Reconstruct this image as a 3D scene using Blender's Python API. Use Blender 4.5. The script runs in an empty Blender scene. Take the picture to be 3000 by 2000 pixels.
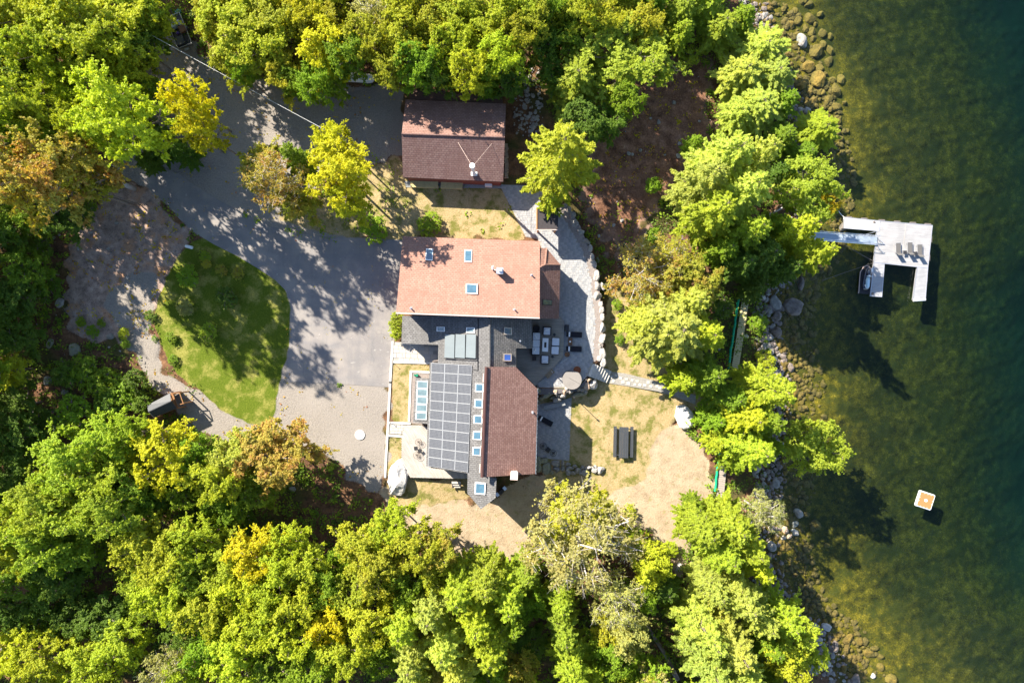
import bpy, bmesh, math, random
import numpy as np
from mathutils import Vector, Matrix, noise, geometry
random.seed(7); RNG = np.random.default_rng(7)
PI = math.pi
SC = bpy.context.scene
COL = SC.collection

# ---------------------------------------------------------------- camera, sky, sun, exposure
CAMZ = 91.0
cam = bpy.data.cameras.new("camera"); camo = bpy.data.objects.new("camera", cam); COL.objects.link(camo)
camo.location = (0, 0, CAMZ); camo.rotation_euler = (0, 0, 0)
cam.sensor_width = 36.0; cam.lens = 36.0 * CAMZ / (3000 / 22.0)
cam.clip_start = 1.0; cam.clip_end = 3000.0
SC.camera = camo
SUN_EL = math.radians(35.5); SUN_AZ = math.atan2(0.69, -0.72)      # direction towards the sun in the XY plane
W = bpy.data.worlds.new("World"); SC.world = W; W.use_nodes = True
wn = W.node_tree.nodes; wl = W.node_tree.links
for n in list(wn): wn.remove(n)
sky = wn.new("ShaderNodeTexSky"); sky.sky_type = 'NISHITA'; sky.sun_disc = False
sky.sun_elevation = SUN_EL; sky.sun_rotation = math.pi / 2 - SUN_AZ
sky.air_density = 1.0; sky.dust_density = 0.6; sky.ozone_density = 3.0
bg = wn.new("ShaderNodeBackground"); bg.inputs[1].default_value = 0.09
wo = wn.new("ShaderNodeOutputWorld"); wl.new(sky.outputs[0], bg.inputs[0]); wl.new(bg.outputs[0], wo.inputs[0])
sun = bpy.data.lights.new("sun", 'SUN'); sun.energy = 5.0; sun.angle = math.radians(0.55); sun.color = (1.0, 0.92, 0.79)
suno = bpy.data.objects.new("sun", sun); COL.objects.link(suno)
sd = Vector((math.cos(SUN_AZ) * math.cos(SUN_EL), math.sin(SUN_AZ) * math.cos(SUN_EL), math.sin(SUN_EL)))
suno.rotation_euler = sd.to_track_quat('Z', 'Y').to_euler(); suno.location = sd * 80
SC.view_settings.view_transform = 'Standard'; SC.view_settings.look = 'None'
SC.view_settings.exposure = 1.74; SC.view_settings.gamma = 1.0; SC.view_settings.use_curve_mapping = False
SC.render.engine = 'CYCLES'
SC.cycles.transparent_max_bounces = 12; SC.cycles.max_bounces = 6

# ---------------------------------------------------------------- plan survey: photo plan position + height -> metres
def P(x, y, z=0.0):
    k = (CAMZ - z) / CAMZ / 22.0
    return ((x - 1500) * k, (1000 - y) * k)
def PP(pts, z=0.0): return [P(x, y, z) for x, y in pts]
def P3(x, y, z): a = P(x, y, z); return (a[0], a[1], z)
def IP(X, Y, z=0.0):
    k = CAMZ / (CAMZ - z) * 22.0
    return (1500 + X * k, 1000 - Y * k)

WZ = -3.6     # lake level
shore = [(-400, 2150), (-60, 2195), (0, 2205), (100, 2240), (200, 2280), (300, 2325), (450, 2365), (600, 2385), (700, 2362), (800, 2305), (880, 2262), (1000, 2262),
         (1100, 2285), (1200, 2285), (1300, 2275), (1400, 2262), (1500, 2250), (1600, 2250), (1700, 2262), (1800, 2345), (1850, 2405), (1950, 2450), (2050, 2490), (2400, 2560)]
SHY = np.array([P(2300, s[0], WZ)[1] for s in shore][::-1]); SHX = np.array([P(s[1], 1000, WZ)[0] for s in shore][::-1])
def shoreX(Y): return np.interp(Y, SHY, SHX)

def inpoly(X, Y, poly):
    X = np.asarray(X, float); Y = np.asarray(Y, float); r = np.zeros(X.shape, bool); n = len(poly); j = n - 1
    for i in range(n):
        xi, yi = poly[i]; xj, yj = poly[j]
        if yi != yj:
            c = ((yi > Y) != (yj > Y)) & (X < (xj - xi) * (Y - yi) / (yj - yi) + xi)
            r ^= c
        j = i
    return r
LAWN = -1.7
terrace = PP([(-9000, -9000), (1655, -9000), (1655, 560), (1645, 600), (1672, 640), (1712, 705), (1740, 765), (1757, 850), (1765, 940), (1768, 1010), (1762, 1062), (1732, 1072), (1712, 1112),
              (1700, 1135), (1668, 1150), (1600, 1152), (1572, 1160), (1566, 1200), (1560, 1390), (1560, 9000), (-9000, 9000)])
def lerpc(x, a, b, va, vb):
    t = np.clip((x - a) / (b - a), 0, 1); return va + (vb - va) * t
def height(X, Y):
    X = np.asarray(X, float); Y = np.asarray(Y, float)
    px = 1500 + X * 22; py = 1000 - Y * 22
    xs = shoreX(Y); d = X - xs; spx = 1500 + xs * 22
    north = lerpc(px, 1655, 1, 0, 0) + np.where(px > 1655, -3.0 * np.clip((px - 1655) / np.maximum(spx - 1655, 1), 0, 1) ** 0.9, 0)
    mid = LAWN + np.where(px > 1850, (WZ + 0.35 - LAWN) * np.clip((px - 1850) / np.maximum(spx - 1850, 1), 0, 1) ** 1.3, 0)
    tN = np.clip((py - 520) / 120, 0, 1)
    land = north * (1 - tN) + mid * tN
    inT = inpoly(X, Y, terrace)
    land = np.where(inT & (tN > 0), 0.0, land)
    # south of the house the ground falls gently east
    s = lerpc(px, 1250, 1700, 0, LAWN); tS = np.clip((py - 1385) / 10, 0, 1)
    land = np.where((py > 1385) & (px < 1700), s, land)
    bank = np.clip((d + 2.2) / 2.2, 0, 1)
    land = land * (1 - bank) + (WZ + 0.02) * bank
    dd = np.maximum(d, 0)
    bed = np.interp(dd, [0, 3, 7, 14, 26, 40, 70, 600], [0, -.3, -.75, -1.5, -3.0, -6.5, -12, -14])
    sh = np.where(py > 1450, lerpc(py, 1450, 1900, 1, 0.68), 1.0)
    return np.where(d > 0, WZ + bed * sh, land)
def H(X, Y): return float(height(np.array([X]), np.array([Y]))[0])
def PG(x, y, off=0.0):
    """plan position standing on the terrain"""
    z = 0.0
    for _ in range(4):
        X, Y = P(x, y, z); z = H(X, Y)
    X, Y = P(x, y, z); return Vector((X, Y, H(X, Y) + off))

# ---------------------------------------------------------------- materials
def newmat(name):
    m = bpy.data.materials.new(name); m.use_nodes = True; nt = m.node_tree
    for n in list(nt.nodes): nt.nodes.remove(n)
    return m, nt
class NT:
    def __init__(s, nt): s.nt = nt
    def n(s, t, **k):
        nd = s.nt.nodes.new(t)
        for a, v in k.items():
            if a.startswith('i_'): nd.inputs[a[2:]].default_value = v
            else: setattr(nd, a, v)
        return nd
    def l(s, a, b): s.nt.links.new(a, b)
    def coord(s, scale=1, kind='Object', rz=0.0, sc3=None):
        tc = s.n("ShaderNodeTexCoord"); mp = s.n("ShaderNodeMapping"); s.l(tc.outputs[kind], mp.inputs[0])
        mp.inputs['Scale'].default_value = sc3 or (scale,) * 3; mp.inputs['Rotation'].default_value = (0, 0, rz); return mp.outputs[0]
    def world(s, scale=1, rz=0.0, sc3=None):
        g = s.n("ShaderNodeNewGeometry"); mp = s.n("ShaderNodeMapping"); s.l(g.outputs['Position'], mp.inputs[0])
        mp.inputs['Scale'].default_value = sc3 or (scale,) * 3; mp.inputs['Rotation'].default_value = (0, 0, rz); return mp.outputs[0]
    def noise(s, vec, scale, detail=4, rough=.55):
        t = s.n("ShaderNodeTexNoise"); s.l(vec, t.inputs['Vector']); t.inputs['Scale'].default_value = scale
        t.inputs['Detail'].default_value = detail; t.inputs['Roughness'].default_value = rough; return t.outputs['Fac']
    def ramp(s, fac, stops, interp='LINEAR'):
        r = s.n("ShaderNodeValToRGB"); cr = r.color_ramp; cr.interpolation = interp
        while len(cr.elements) < len(stops): cr.elements.new(0.5)
        for e, (p, c) in zip(cr.elements, stops):
            e.position = p; e.color = (*c, 1) if len(c) == 3 else c
        s.l(fac, r.inputs[0]); return r.outputs[0]
    def mix(s, f, a, b, mode='MIX'):
        m = s.n("ShaderNodeMix", data_type='RGBA', blend_type=mode)
        for sock, v in ((m.inputs[0], f), (m.inputs[6], a), (m.inputs[7], b)):
            if isinstance(v, (int, float)): sock.default_value = v
            elif isinstance(v, tuple): sock.default_value = (*v, 1) if len(v) == 3 else v
            else: s.l(v, sock)
        return m.outputs[2]
    def math(s, op, a, b=0.0, clamp=False):
        m = s.n("ShaderNodeMath", operation=op, use_clamp=clamp)
        for i, v in enumerate((a, b)):
            if isinstance(v, (int, float)): m.inputs[i].default_value = v
            else: s.l(v, m.inputs[i])
        return m.outputs[0]
    def rng(s, v, a, b, c=0.0, d=1.0, smooth=True):
        m = s.n("ShaderNodeMapRange"); m.interpolation_type = 'SMOOTHSTEP' if smooth else 'LINEAR'
        s.l(v, m.inputs[0])
        for i, q in enumerate((a, b, c, d)): m.inputs[i + 1].default_value = q
        return m.outputs[0]
    def bump(s, h, strength, dist=0.05):
        b = s.n("ShaderNodeBump"); b.inputs['Strength'].default_value = strength; b.inputs['Distance'].default_value = dist
        s.l(h, b.inputs['Height']); return b.outputs[0]
    def out(s, color, rough=.8, normal=None, metal=0.0, spec=.3, alpha=None, coat=0.0):
        p = s.n("ShaderNodeBsdfPrincipled"); o = s.n("ShaderNodeOutputMaterial")
        for nm, v in (('Base Color', color), ('Roughness', rough), ('Metallic', metal), ('Specular IOR Level', spec), ('Coat Weight', coat)):
            if isinstance(v, (int, float)): p.inputs[nm].default_value = v
            elif isinstance(v, tuple): p.inputs[nm].default_value = (*v, 1)
            else: s.l(v, p.inputs[nm])
        if normal: s.l(normal, p.inputs['Normal'])
        s.l(p.outputs[0], o.inputs[0]); return p
MC = {}
def mat(name, col, rough=.75, var=.18, scale=3.0, metal=0.0, spec=.3, bump=.25, fine=18.0, dirt=None):
    """plain worn material: base colour broken up by two noises"""
    if name in MC: return MC[name]
    m, nt = newmat(name); s = NT(nt); v = s.coord(1.0)
    a = s.noise(v, scale); b = s.noise(v, fine, 3)
    dark = tuple(c * (1 - var) for c in col); lite = tuple(min(1, c * (1 + var)) for c in col)
    c = s.ramp(a, [(.3, dark), (.7, lite)])
    c = s.mix(s.rng(b, .35, .75, 0, .35), c, tuple(x * .72 for x in col))
    if dirt: c = s.mix(s.rng(s.noise(v, scale * .6), .52, .72, 0, .7), c, dirt)
    s.out(c, rough, s.bump(b, bump, .02) if bump else None, metal, spec)
    MC[name] = m; return m

def shingles(name, base, light, dark, along_y=False, rot=0.042):
    m, nt = newmat(name); s = NT(nt)
    v = s.world(1.0, rz=(rot + (PI / 2 if along_y else 0)))
    br = s.n("ShaderNodeTexBrick"); s.l(v, br.inputs['Vector'])
    br.inputs['Scale'].default_value = 1.0; br.inputs['Brick Width'].default_value = .42; br.inputs['Row Height'].default_value = .24
    br.inputs['Mortar Size'].default_value = .022; br.inputs['Mortar Smooth'].default_value = .4; br.inputs['Bias'].default_value = 0.0
    br.inputs['Color1'].default_value = (*base, 1); br.inputs['Color2'].default_value = (*light, 1); br.inputs['Mortar'].default_value = (*dark, 1)
    big = s.noise(v, .25, 5); fine = s.noise(v, 9, 3)
    c = s.mix(s.rng(fine, .3, .75, 0, .5), br.outputs[0], dark)
    c = s.mix(s.rng(big, .38, .66, 0, .42), c, tuple(x * .75 for x in base))
    streak = s.noise(s.world(sc3=(3.0, .35, 1) if not along_y else (.35, 3.0, 1)), 1.0, 3)
    c = s.mix(s.rng(streak, .5, .72, 0, .35), c, light); spot = s.noise(v, 2.6, 3, .6); c = s.mix(s.rng(spot, .64, .70, 0, .5), c, dark)
    h = s.math('ADD', br.outputs['Fac'], 0); inv = s.math('SUBTRACT', 1.0, h)
    s.out(c, .9, s.bump(inv, .6, .03), spec=.2); return m

# ---------------------------------------------------------------- mesh building
class MB:
    def __init__(s): s.v = []; s.f = []
    def add(s, vs, fs):
        o = len(s.v); s.v += [tuple(p) for p in vs]; s.f += [tuple(i + o for i in f) for f in fs]; return s
    def box(s, c, d, rz=0.0, tilt=None, ch=0.0):
        x, y, z = d[0] / 2, d[1] / 2, d[2] / 2
        if ch <= 0:
            pts = [(-x, -y, -z), (x, -y, -z), (x, y, -z), (-x, y, -z), (-x, -y, z), (x, -y, z), (x, y, z), (-x, y, z)]
            fs = [(0, 3, 2, 1), (4, 5, 6, 7), (0, 1, 5, 4), (1, 2, 6, 5), (2, 3, 7, 6), (3, 0, 4, 7)]
        else:
            c2 = min(ch, x * .9, y * .9, z * .9)
            r = lambda x, y: [(-x + c2, -y), (x - c2, -y), (x, -y + c2), (x, y - c2), (x - c2, y), (-x + c2, y), (-x, y - c2), (-x, -y + c2)]
            ring = r(x, y); inn = r(x - c2 * .6, y - c2 * .6)
            pts = [(a, b, -z) for a, b in ring] + [(a, b, z - c2) for a, b in ring] + [(a, b, z) for a, b in inn]
            fs = [tuple(range(7, -1, -1))] + [(i, (i + 1) % 8, 8 + (i + 1) % 8, 8 + i) for i in range(8)] + [(8 + i, 8 + (i + 1) % 8, 16 + (i + 1) % 8, 16 + i) for i in range(8)] + [tuple(range(16, 24))]
        M = Matrix.Rotation(rz, 4, 'Z')
        if tilt: M = M @ Matrix.Rotation(tilt[1], 4, tilt[0])
        return s.add([tuple(M @ Vector(p) + Vector(c)) for p in pts], fs)
    def tube(s, p, q, r0, r1=None, n=8, cap=True):
        r1 = r0 if r1 is None else r1; p = Vector(p); q = Vector(q); d = (q - p)
        if d.length < 1e-6: return s
        d.normalize(); a = d.orthogonal().normalized(); b = d.cross(a)
        vs = [p + (a * math.cos(t) + b * math.sin(t)) * r0 for t in [2 * PI * i / n for i in range(n)]] + [q + (a * math.cos(t) + b * math.sin(t)) * r1 for t in [2 * PI * i / n for i in range(n)]]
        fs = [(i, (i + 1) % n, n + (i + 1) % n, n + i) for i in range(n)]
        if cap: fs += [tuple(range(n - 1, -1, -1)), tuple(range(n, 2 * n))]
        return s.add(vs, fs)
    def path(s, pts, r, n=6):
        for a, b in zip(pts[:-1], pts[1:]): s.tube(a, b, r, r, n)
        return s
    def disc(s, c, r, h, n=24, r2=None):
        return s.tube((c[0], c[1], c[2]), (c[0], c[1], c[2] + h), r, r2 if r2 is not None else r, n)
    def ring(s, c, r, t, n=20, m=5):
        vs = []; fs = []
        for i in range(n):
            a = 2 * PI * i / n
            for j in range(m):
                b = 2 * PI * j / m
                vs.append((c[0] + math.cos(a) * (r + t * math.cos(b)), c[1] + math.sin(a) * (r + t * math.cos(b)), c[2] + t * math.sin(b)))
        for i in range(n):
            for j in range(m):
                fs.append((i * m + j, ((i + 1) % n) * m + j, ((i + 1) % n) * m + (j + 1) % m, i * m + (j + 1) % m))
        return s.add(vs, fs)
    def poly(s, top, th):
        """top: 3D polygon, thickness th straight down"""
        top = [Vector(p) for p in top]
        ar = sum(top[i].x * top[(i + 1) % len(top)].y - top[(i + 1) % len(top)].x * top[i].y for i in range(len(top)))
        if ar < 0: top.reverse()
        tris = geometry.tessellate_polygon([[Vector((p.x, p.y, 0)) for p in top]])
        n = len(top); vs = top + [p - Vector((0, 0, th)) for p in top]; fs = []
        for t in tris:
            a, b, c = [top[i] for i in t]; cr = (b.x - a.x) * (c.y - a.y) - (b.y - a.y) * (c.x - a.x)
            if abs(cr) < 1e-9: continue
            t = tuple(t) if cr > 0 else tuple(reversed(t))
            fs.append(t)
            if th > 0: fs.append(tuple(i + n for i in reversed(t)))
        if th > 0: fs += [(i, i + n, (i + 1) % n + n, (i + 1) % n) for i in range(n)]
        if th <= 0: vs = top
        return s.add(vs, fs)
    def sheet(s, pts, z0, z1):
        return s.poly([(x, y, z1) for x, y in pts], z1 - z0)
    def mesh(s, name, m, smooth=False):
        me = bpy.data.meshes.new(name); me.from_pydata(s.v, [], s.f); me.materials.append(m)
        if smooth: me.polygons.foreach_set('use_smooth', [True] * len(me.polygons))
        me.update(); return me
def obj(name, me, parent=None, world=False, loc=None, rz=0.0):
    o = bpy.data.objects.new(name, me); COL.objects.link(o)
    if parent:
        o.parent = parent
        if world:
            L = root_loc(parent); o.location = (-L[0], -L[1], -L[2])
    if loc is not None: o.location = loc
    if rz: o.rotation_euler = (0, 0, rz)
    return o
def root_loc(p):
    L = Vector((0, 0, 0))
    while p is not None: L += Vector(p.location); p = p.parent
    return L
def part(name, mb, m, parent, world=False, label=None, smooth=False, kind=None):
    o = obj(name, mb.mesh(name, m, smooth), parent, world)
    if label: o['label'] = label
    if kind: o['kind'] = kind
    return o
def thing(name, label, cat, loc=(0, 0, 0), rz=0.0, group=None):
    o = bpy.data.objects.new(name, None); COL.objects.link(o); o.location = loc; o.rotation_euler = (0, 0, rz)
    o['label'] = label; o['category'] = cat
    if group: o['group'] = group
    return o
def solo(name, mb, m, label, cat, loc=(0, 0, 0), rz=0.0, group=None, smooth=False, kind=None):
    o = obj(name, mb if isinstance(mb, bpy.types.Mesh) else mb.mesh(name, m, smooth)); o.location = loc; o.rotation_euler = (0, 0, rz)
    if label: o['label'] = label
    if cat: o['category'] = cat
    if group: o['group'] = group
    if kind: o['kind'] = kind
    return o
def struct(name, mb, m, smooth=False):
    o = obj(name, mb.mesh(name, m, smooth)); o['kind'] = 'structure'; return o
def dup(root, loc=None, rz=None, label=None):
    r = root.copy(); COL.objects.link(r)
    if loc is not None: r.location = loc
    if rz is not None: r.rotation_euler = (0, 0, rz)
    if label: r['label'] = label
    for ch in list(root.children):
        c = ch.copy(); COL.objects.link(c); c.parent = r
        for g in list(ch.children):
            d = g.copy(); COL.objects.link(d); d.parent = c
    return r
def centre(pts): return (sum(p[0] for p in pts) / len(pts), sum(p[1] for p in pts) / len(pts))
# ---------------------------------------------------------------- ground
S = 3000 / 2352.0
def D(pts): return [(x * S, y * S) for x, y in pts]
island = D([(437, 560), (462, 546), (560, 588), (640, 640), (662, 672), (668, 705), (664, 780), (645, 870), (630, 955), (612, 968), (575, 975), (520, 950), (470, 905), (420, 868), (400, 850), (372, 800), (352, 740), (365, 680), (392, 620), (405, 590)])
gravel = [(430, 40), (560, 120), (640, 215), (790, 238), (1000, 243), (1190, 262), (1190, 466), (1085, 462), (1000, 500), (900, 580), (780, 655), (643, 587), (532, 514), (455, 560), (340, 520), (335, 440), (480, 430), (440, 300), (425, 180)]
gravel2 = [(836, 1119), (1142, 1134), (1128, 1400), (1110, 1470), (1010, 1380), (900, 1300), (760, 1270), (640, 1300), (560, 1250), (520, 1200), (440, 1120), (370, 1000), (300, 900), (380, 790), (450, 800), (460, 840), (440, 960),
           (480, 1090), (560, 1130), (640, 1190), (720, 1240), (770, 1252), (800, 1225), (815, 1130), (836, 1000), (846, 930), (800, 830), (760, 790), (690, 745), (700, 735), (770, 775), (830, 840), (866, 900), (872, 960), (850, 1119)]
mulch = [(330, 540), (450, 560), (560, 690), (540, 720), (505, 800), (460, 900), (380, 990), (230, 1000), (180, 900), (200, 760), (250, 640)]
sand = [(1110, 1460), (1130, 1400), (1170, 1480), (1400, 1470), (1560, 1400), (1800, 1375), (1900, 1260), (2000, 1250), (2060, 1300), (2090, 1350), (2090, 1450), (2040, 1560), (1990, 1700), (1900, 1560), (1760, 1520), (1560, 1640), (1350, 1640), (1200, 1600)]
dry = [(1573, 1165), (1760, 1090), (1780, 830), (1850, 880), (1960, 980), (2090, 1080), (2100, 1180), (1990, 1230), (1920, 1290), (1880, 1420), (1750, 1450), (1600, 1440), (1575, 1350)]
dryN = [(1085, 466), (1188, 466), (1190, 540), (1470, 545), (1545, 690), (1185, 710), (1100, 705), (920, 690), (800, 660), (840, 600), (1040, 560)]
dryS = [(1130, 1400), (1370, 1400), (1372, 1470), (1150, 1490)]
strips = [[(1150, 1062), (1259, 1067), (1259, 1240), (1145, 1238)], [(1140, 1276), (1182, 1278), (1182, 1380), (1134, 1400)]]
soilE = [(1700, 260), (1900, 150), (2090, 180), (2080, 420), (1960, 560), (1880, 700), (1800, 760), (1760, 700), (1700, 600), (1720, 450)]
asph0 = [(405, 500), (446, 462), (600, 530), (643, 560), (777, 632), (911, 672), (978, 690), (1179, 703), (1142, 1134), (840, 1125), (853, 893), (755, 786), (564, 678), (500, 609), (440, 560)]
def axis(lo, hi, step, far, k=1.6):
    core = list(np.arange(lo, hi + 1e-6, step)); a = []; d = step
    x = hi
    while x < far: d *= k; x += d; a.append(x)
    b = []; d = step; x = lo
    while x > -far: d *= k; x -= d; b.append(x)
    return np.array(b[::-1] + core + a)
gx = axis(-82, 78, .36, 900); gy = axis(-58, 58, .36, 900)
GX, GY = np.meshgrid(gx, gy); shp = GX.shape
fx, fy = GX.ravel(), GY.ravel()
def wob(X, Y, sc, amp, seed):
    r = np.random.default_rng(seed); o = np.zeros_like(X)
    for i in range(9):
        a = r.uniform(0, 2 * PI); f = sc * r.uniform(.5, 2.2); ph = r.uniform(0, 6.28); o += np.sin((X * math.cos(a) + Y * math.sin(a)) * f + ph)
    return o / 3.0 * amp
hz = height(fx, fy)
def cover(polys, amp=.35):
    r = np.zeros(fx.shape)
    wx = fx + wob(fx, fy, 1.6, amp, 5); wy = fy + wob(fx, fy, 1.6, amp, 6)
    sx = 1500 + wx * 22 * CAMZ / (CAMZ - hz); sy = 1000 - wy * 22 * CAMZ / (CAMZ - hz)
    for p in polys: r = np.maximum(r, inpoly(sx, sy, p))
    return r.astype(float)
def blur(m, n=2):
    a = m.reshape(shp)
    for _ in range(n):
        a = (np.roll(a, 1, 0) + np.roll(a, -1, 0) + 2 * a) / 4; a = (np.roll(a, 1, 1) + np.roll(a, -1, 1) + 2 * a) / 4
    return a.ravel()
c_lawn = cover([island], .12); c_dry = cover([dry, dryN, dryS], .5); c_dry = np.maximum(c_dry, cover(strips, .0))
c_grav = np.maximum(cover([gravel, gravel2], .5), cover([asph0], 0))
c_sand = cover([sand], .8); c_mul = cover([mulch, soilE], .9); c_soil = blur(cover([soilE], 1.2), 6)
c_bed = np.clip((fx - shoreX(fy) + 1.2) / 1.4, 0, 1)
free = 1 - np.clip(c_lawn + c_dry + c_grav + c_sand + c_mul, 0, 1)
flat = inpoly(fx, fy, PP([(1160, 250), (1660, 250), (1790, 700), (1790, 1450), (1120, 1450), (820, 1150), (500, 680), (430, 520), (600, 500), (900, 670), (1100, 640)]))
und = (wob(fx, fy, .5, .12, 8) + wob(fx, fy, 2.2, .05, 9)) * np.where(flat | (c_lawn > 0) | (c_sand > 0) | (c_dry > 0) | (c_grav > 0) | (c_mul > 0), 0, 1) * np.clip(np.abs(fx - shoreX(fy)) / 3, .2, 1)
und -= np.where(~flat & (c_lawn < .5), .05, 0)
nv, nu = shp
idx = np.arange(nv * nu).reshape(nv, nu)
c_lawn, c_dry, c_grav, c_sand, c_mul = [blur(q) for q in (c_lawn, c_dry, c_grav, c_sand, c_mul)]
quads = np.stack([idx[:-1, :-1], idx[:-1, 1:], idx[1:, 1:], idx[1:, :-1]], -1).reshape(-1, 4)
def np_mesh(name, V, F, m, smooth=False):
    me = bpy.data.meshes.new(name); V = np.asarray(V, np.float32); F = np.asarray(F, np.int32); k = F.shape[1]
    me.vertices.add(len(V)); me.vertices.foreach_set('co', V.ravel())
    me.loops.add(F.size); me.loops.foreach_set('vertex_index', F.ravel())
    me.polygons.add(len(F)); me.polygons.foreach_set('loop_start', np.arange(0, F.size, k, dtype=np.int32))
    me.polygons.foreach_set('loop_total', np.full(len(F), k, np.int32))
    me.polygons.foreach_set('use_smooth', np.full(len(F), smooth)); me.update(calc_edges=True)
    if m: me.materials.append(m)
    return me
m_ground, nt = newmat("ground"); s = NT(nt)
v = s.world(1.0)
n_big = s.noise(v, .18, 4); n_mid = s.noise(v, .9, 5, .6); n_fin = s.noise(v, 5.0, 5, .7); n_vf = s.noise(v, 16, 3, .7)
aA = s.n("ShaderNodeAttribute", attribute_name="covA"); aB = s.n("ShaderNodeAttribute", attribute_name="covB")
sa = s.n("ShaderNodeSeparateColor"); s.l(aA.outputs['Color'], sa.inputs[0]); sb = s.n("ShaderNodeSeparateColor"); s.l(aB.outputs['Color'], sb.inputs[0])
def edge(mask, w=.55):
    return s.rng(s.math('ADD', mask, s.math('MULTIPLY', s.math('SUBTRACT', n_fin, .5), w)), .38, .62)
floor_ = s.ramp(s.math('ADD', s.math('MULTIPLY', n_mid, .6), s.math('MULTIPLY', n_fin, .4)), [(.32, (.035, .022, .014)), (.46, (.11, .06, .035)), (.58, (.20, .105, .055)), (.72, (.30, .19, .12))])
floor_ = s.mix(s.rng(n_big, .48, .62, 0, .6), floor_, (.05, .075, .018))
col = floor_
mul = s.ramp(s.math('ADD', s.math('MULTIPLY', n_mid, .45), s.math('MULTIPLY', n_vf, .55)), [(.32, (.07, .05, .04)), (.46, (.25, .18, .145)), (.58, (.42, .31, .25)), (.72, (.66, .55, .47))])
mul = s.mix(s.rng(s.noise(v, .35, 6, .65), .50, .62, 0, .6), mul, (.42, .22, .11))  # orange patches, strengthened in colour to stand in for sunlit streaks
mul = s.mix(s.rng(s.noise(v, 2.2, 4, .7), .55, .68, 0, .5), mul, (.07, .055, .045))
clr = s.ramp(s.math('ADD', s.math('MULTIPLY', n_mid, .5), s.math('MULTIPLY', n_fin, .5)), [(.32, (.045, .022, .014)), (.46, (.15, .075, .045)), (.58, (.27, .14, .085)), (.70, (.42, .27, .18))])
mul = s.mix(aB.outputs['Alpha'], mul, clr)
col = s.mix(edge(sb.outputs[1]), col, mul)
snd = s.ramp(s.math('ADD', s.math('MULTIPLY', n_mid, .5), s.math('MULTIPLY', n_fin, .5)), [(.3, (.22, .155, .095)), (.5, (.37, .29, .195)), (.7, (.46, .38, .27))])
snd = s.mix(s.rng(s.noise(v, .45, 5), .55, .66, 0, .35), snd, (.42, .25, .16))
snd = s.mix(s.rng(s.noise(v, 1.1, 6, .7), .56, .68, 0, .7), snd, (.24, .22, .09))
col = s.mix(edge(sb.outputs[0], .9), col, snd)
dr = s.ramp(s.math('ADD', s.math('MULTIPLY', n_fin, .5), s.math('MULTIPLY', n_vf, .5)), [(.28, (.14, .10, .032)), (.42, (.28, .205, .09)), (.56, (.40, .31, .17)), (.72, (.50, .41, .27))])
grn = s.ramp(n_vf, [(.3, (.05, .075, .008)), (.7, (.17, .17, .025))])
dr = s.mix(s.rng(s.math('ADD', s.noise(v, .55, 6, .7), s.math('MULTIPLY', n_fin, .3)), .60, .78, 0, .85), dr, grn)
col = s.mix(edge(sa.outputs[1], .8), col, dr)
gr = s.ramp(s.math('ADD', s.math('MULTIPLY', n_fin, .35), s.math('MULTIPLY', n_vf, .65)), [(.3, (.10, .09, .08)), (.46, (.22, .195, .17)), (.6, (.32, .285, .245)), (.75, (.48, .43, .375))])
gr = s.mix(s.rng(n_big, .4, .7, 0, .35), gr, (.32, .285, .25))
col = s.mix(edge(sa.outputs[2], .6), col, gr)
lw = s.ramp(s.math('ADD', s.math('MULTIPLY', n_fin, .5), s.math('MULTIPLY', n_vf, .5)), [(.3, (.035, .06, .005)), (.5, (.085, .12, .010)), (.7, (.20, .22, .03))])
lw = s.mix(s.rng(s.noise(v, .4, 6, .65), .46, .66, 0, .8), lw, s.ramp(n_fin, [(.3, (.15, .15, .02)), (.7, (.40, .35, .11))]))
col = s.mix(edge(sa.outputs[0], .3), col, lw)
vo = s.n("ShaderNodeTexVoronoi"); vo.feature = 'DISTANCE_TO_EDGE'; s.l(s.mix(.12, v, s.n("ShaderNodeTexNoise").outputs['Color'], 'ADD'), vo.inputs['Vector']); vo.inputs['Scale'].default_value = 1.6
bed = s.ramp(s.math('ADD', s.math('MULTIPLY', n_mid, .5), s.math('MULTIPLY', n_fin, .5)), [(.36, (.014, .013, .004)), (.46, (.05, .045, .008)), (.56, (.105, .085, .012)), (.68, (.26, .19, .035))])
bed = s.mix(s.rng(vo.outputs['Distance'], .0, 12 * .01, .35, 0), bed, (.03, .035, .012))  # cell network in the bed colour imitates caustic light lines
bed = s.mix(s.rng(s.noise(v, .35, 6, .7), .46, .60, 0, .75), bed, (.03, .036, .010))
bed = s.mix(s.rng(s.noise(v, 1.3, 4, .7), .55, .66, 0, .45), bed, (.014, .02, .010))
sep = s.n('ShaderNodeSeparateXYZ'); s.l(v, sep.inputs[0]); shal = s.rng(sep.outputs[2], -5.3, -3.9, 0, 1); gold_ = s.mix(1.0, bed, (1.8, 1.6, .9), 'MULTIPLY'); bed = s.mix(shal, s.mix(1.0, bed, (.48, .54, .50), 'MULTIPLY'), gold_); bed = s.mix(s.rng(sep.outputs[2], -6.5, -11.5, 0, 1), bed, (.010, .030, .028))  # bed turns teal with depth, standing in for scattered light in deep water
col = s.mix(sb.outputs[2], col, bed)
hgt = s.math('ADD', s.math('MULTIPLY', n_vf, .5), n_fin)
s.out(col, .95, s.bump(hgt, .75, .12), spec=.1)
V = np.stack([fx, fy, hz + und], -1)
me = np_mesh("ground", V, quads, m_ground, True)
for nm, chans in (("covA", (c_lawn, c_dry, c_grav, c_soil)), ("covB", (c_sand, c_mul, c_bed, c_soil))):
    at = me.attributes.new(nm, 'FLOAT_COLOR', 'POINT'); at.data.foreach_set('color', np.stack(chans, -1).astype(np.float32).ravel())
ground = obj("ground", me); ground['kind'] = 'structure'

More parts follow.
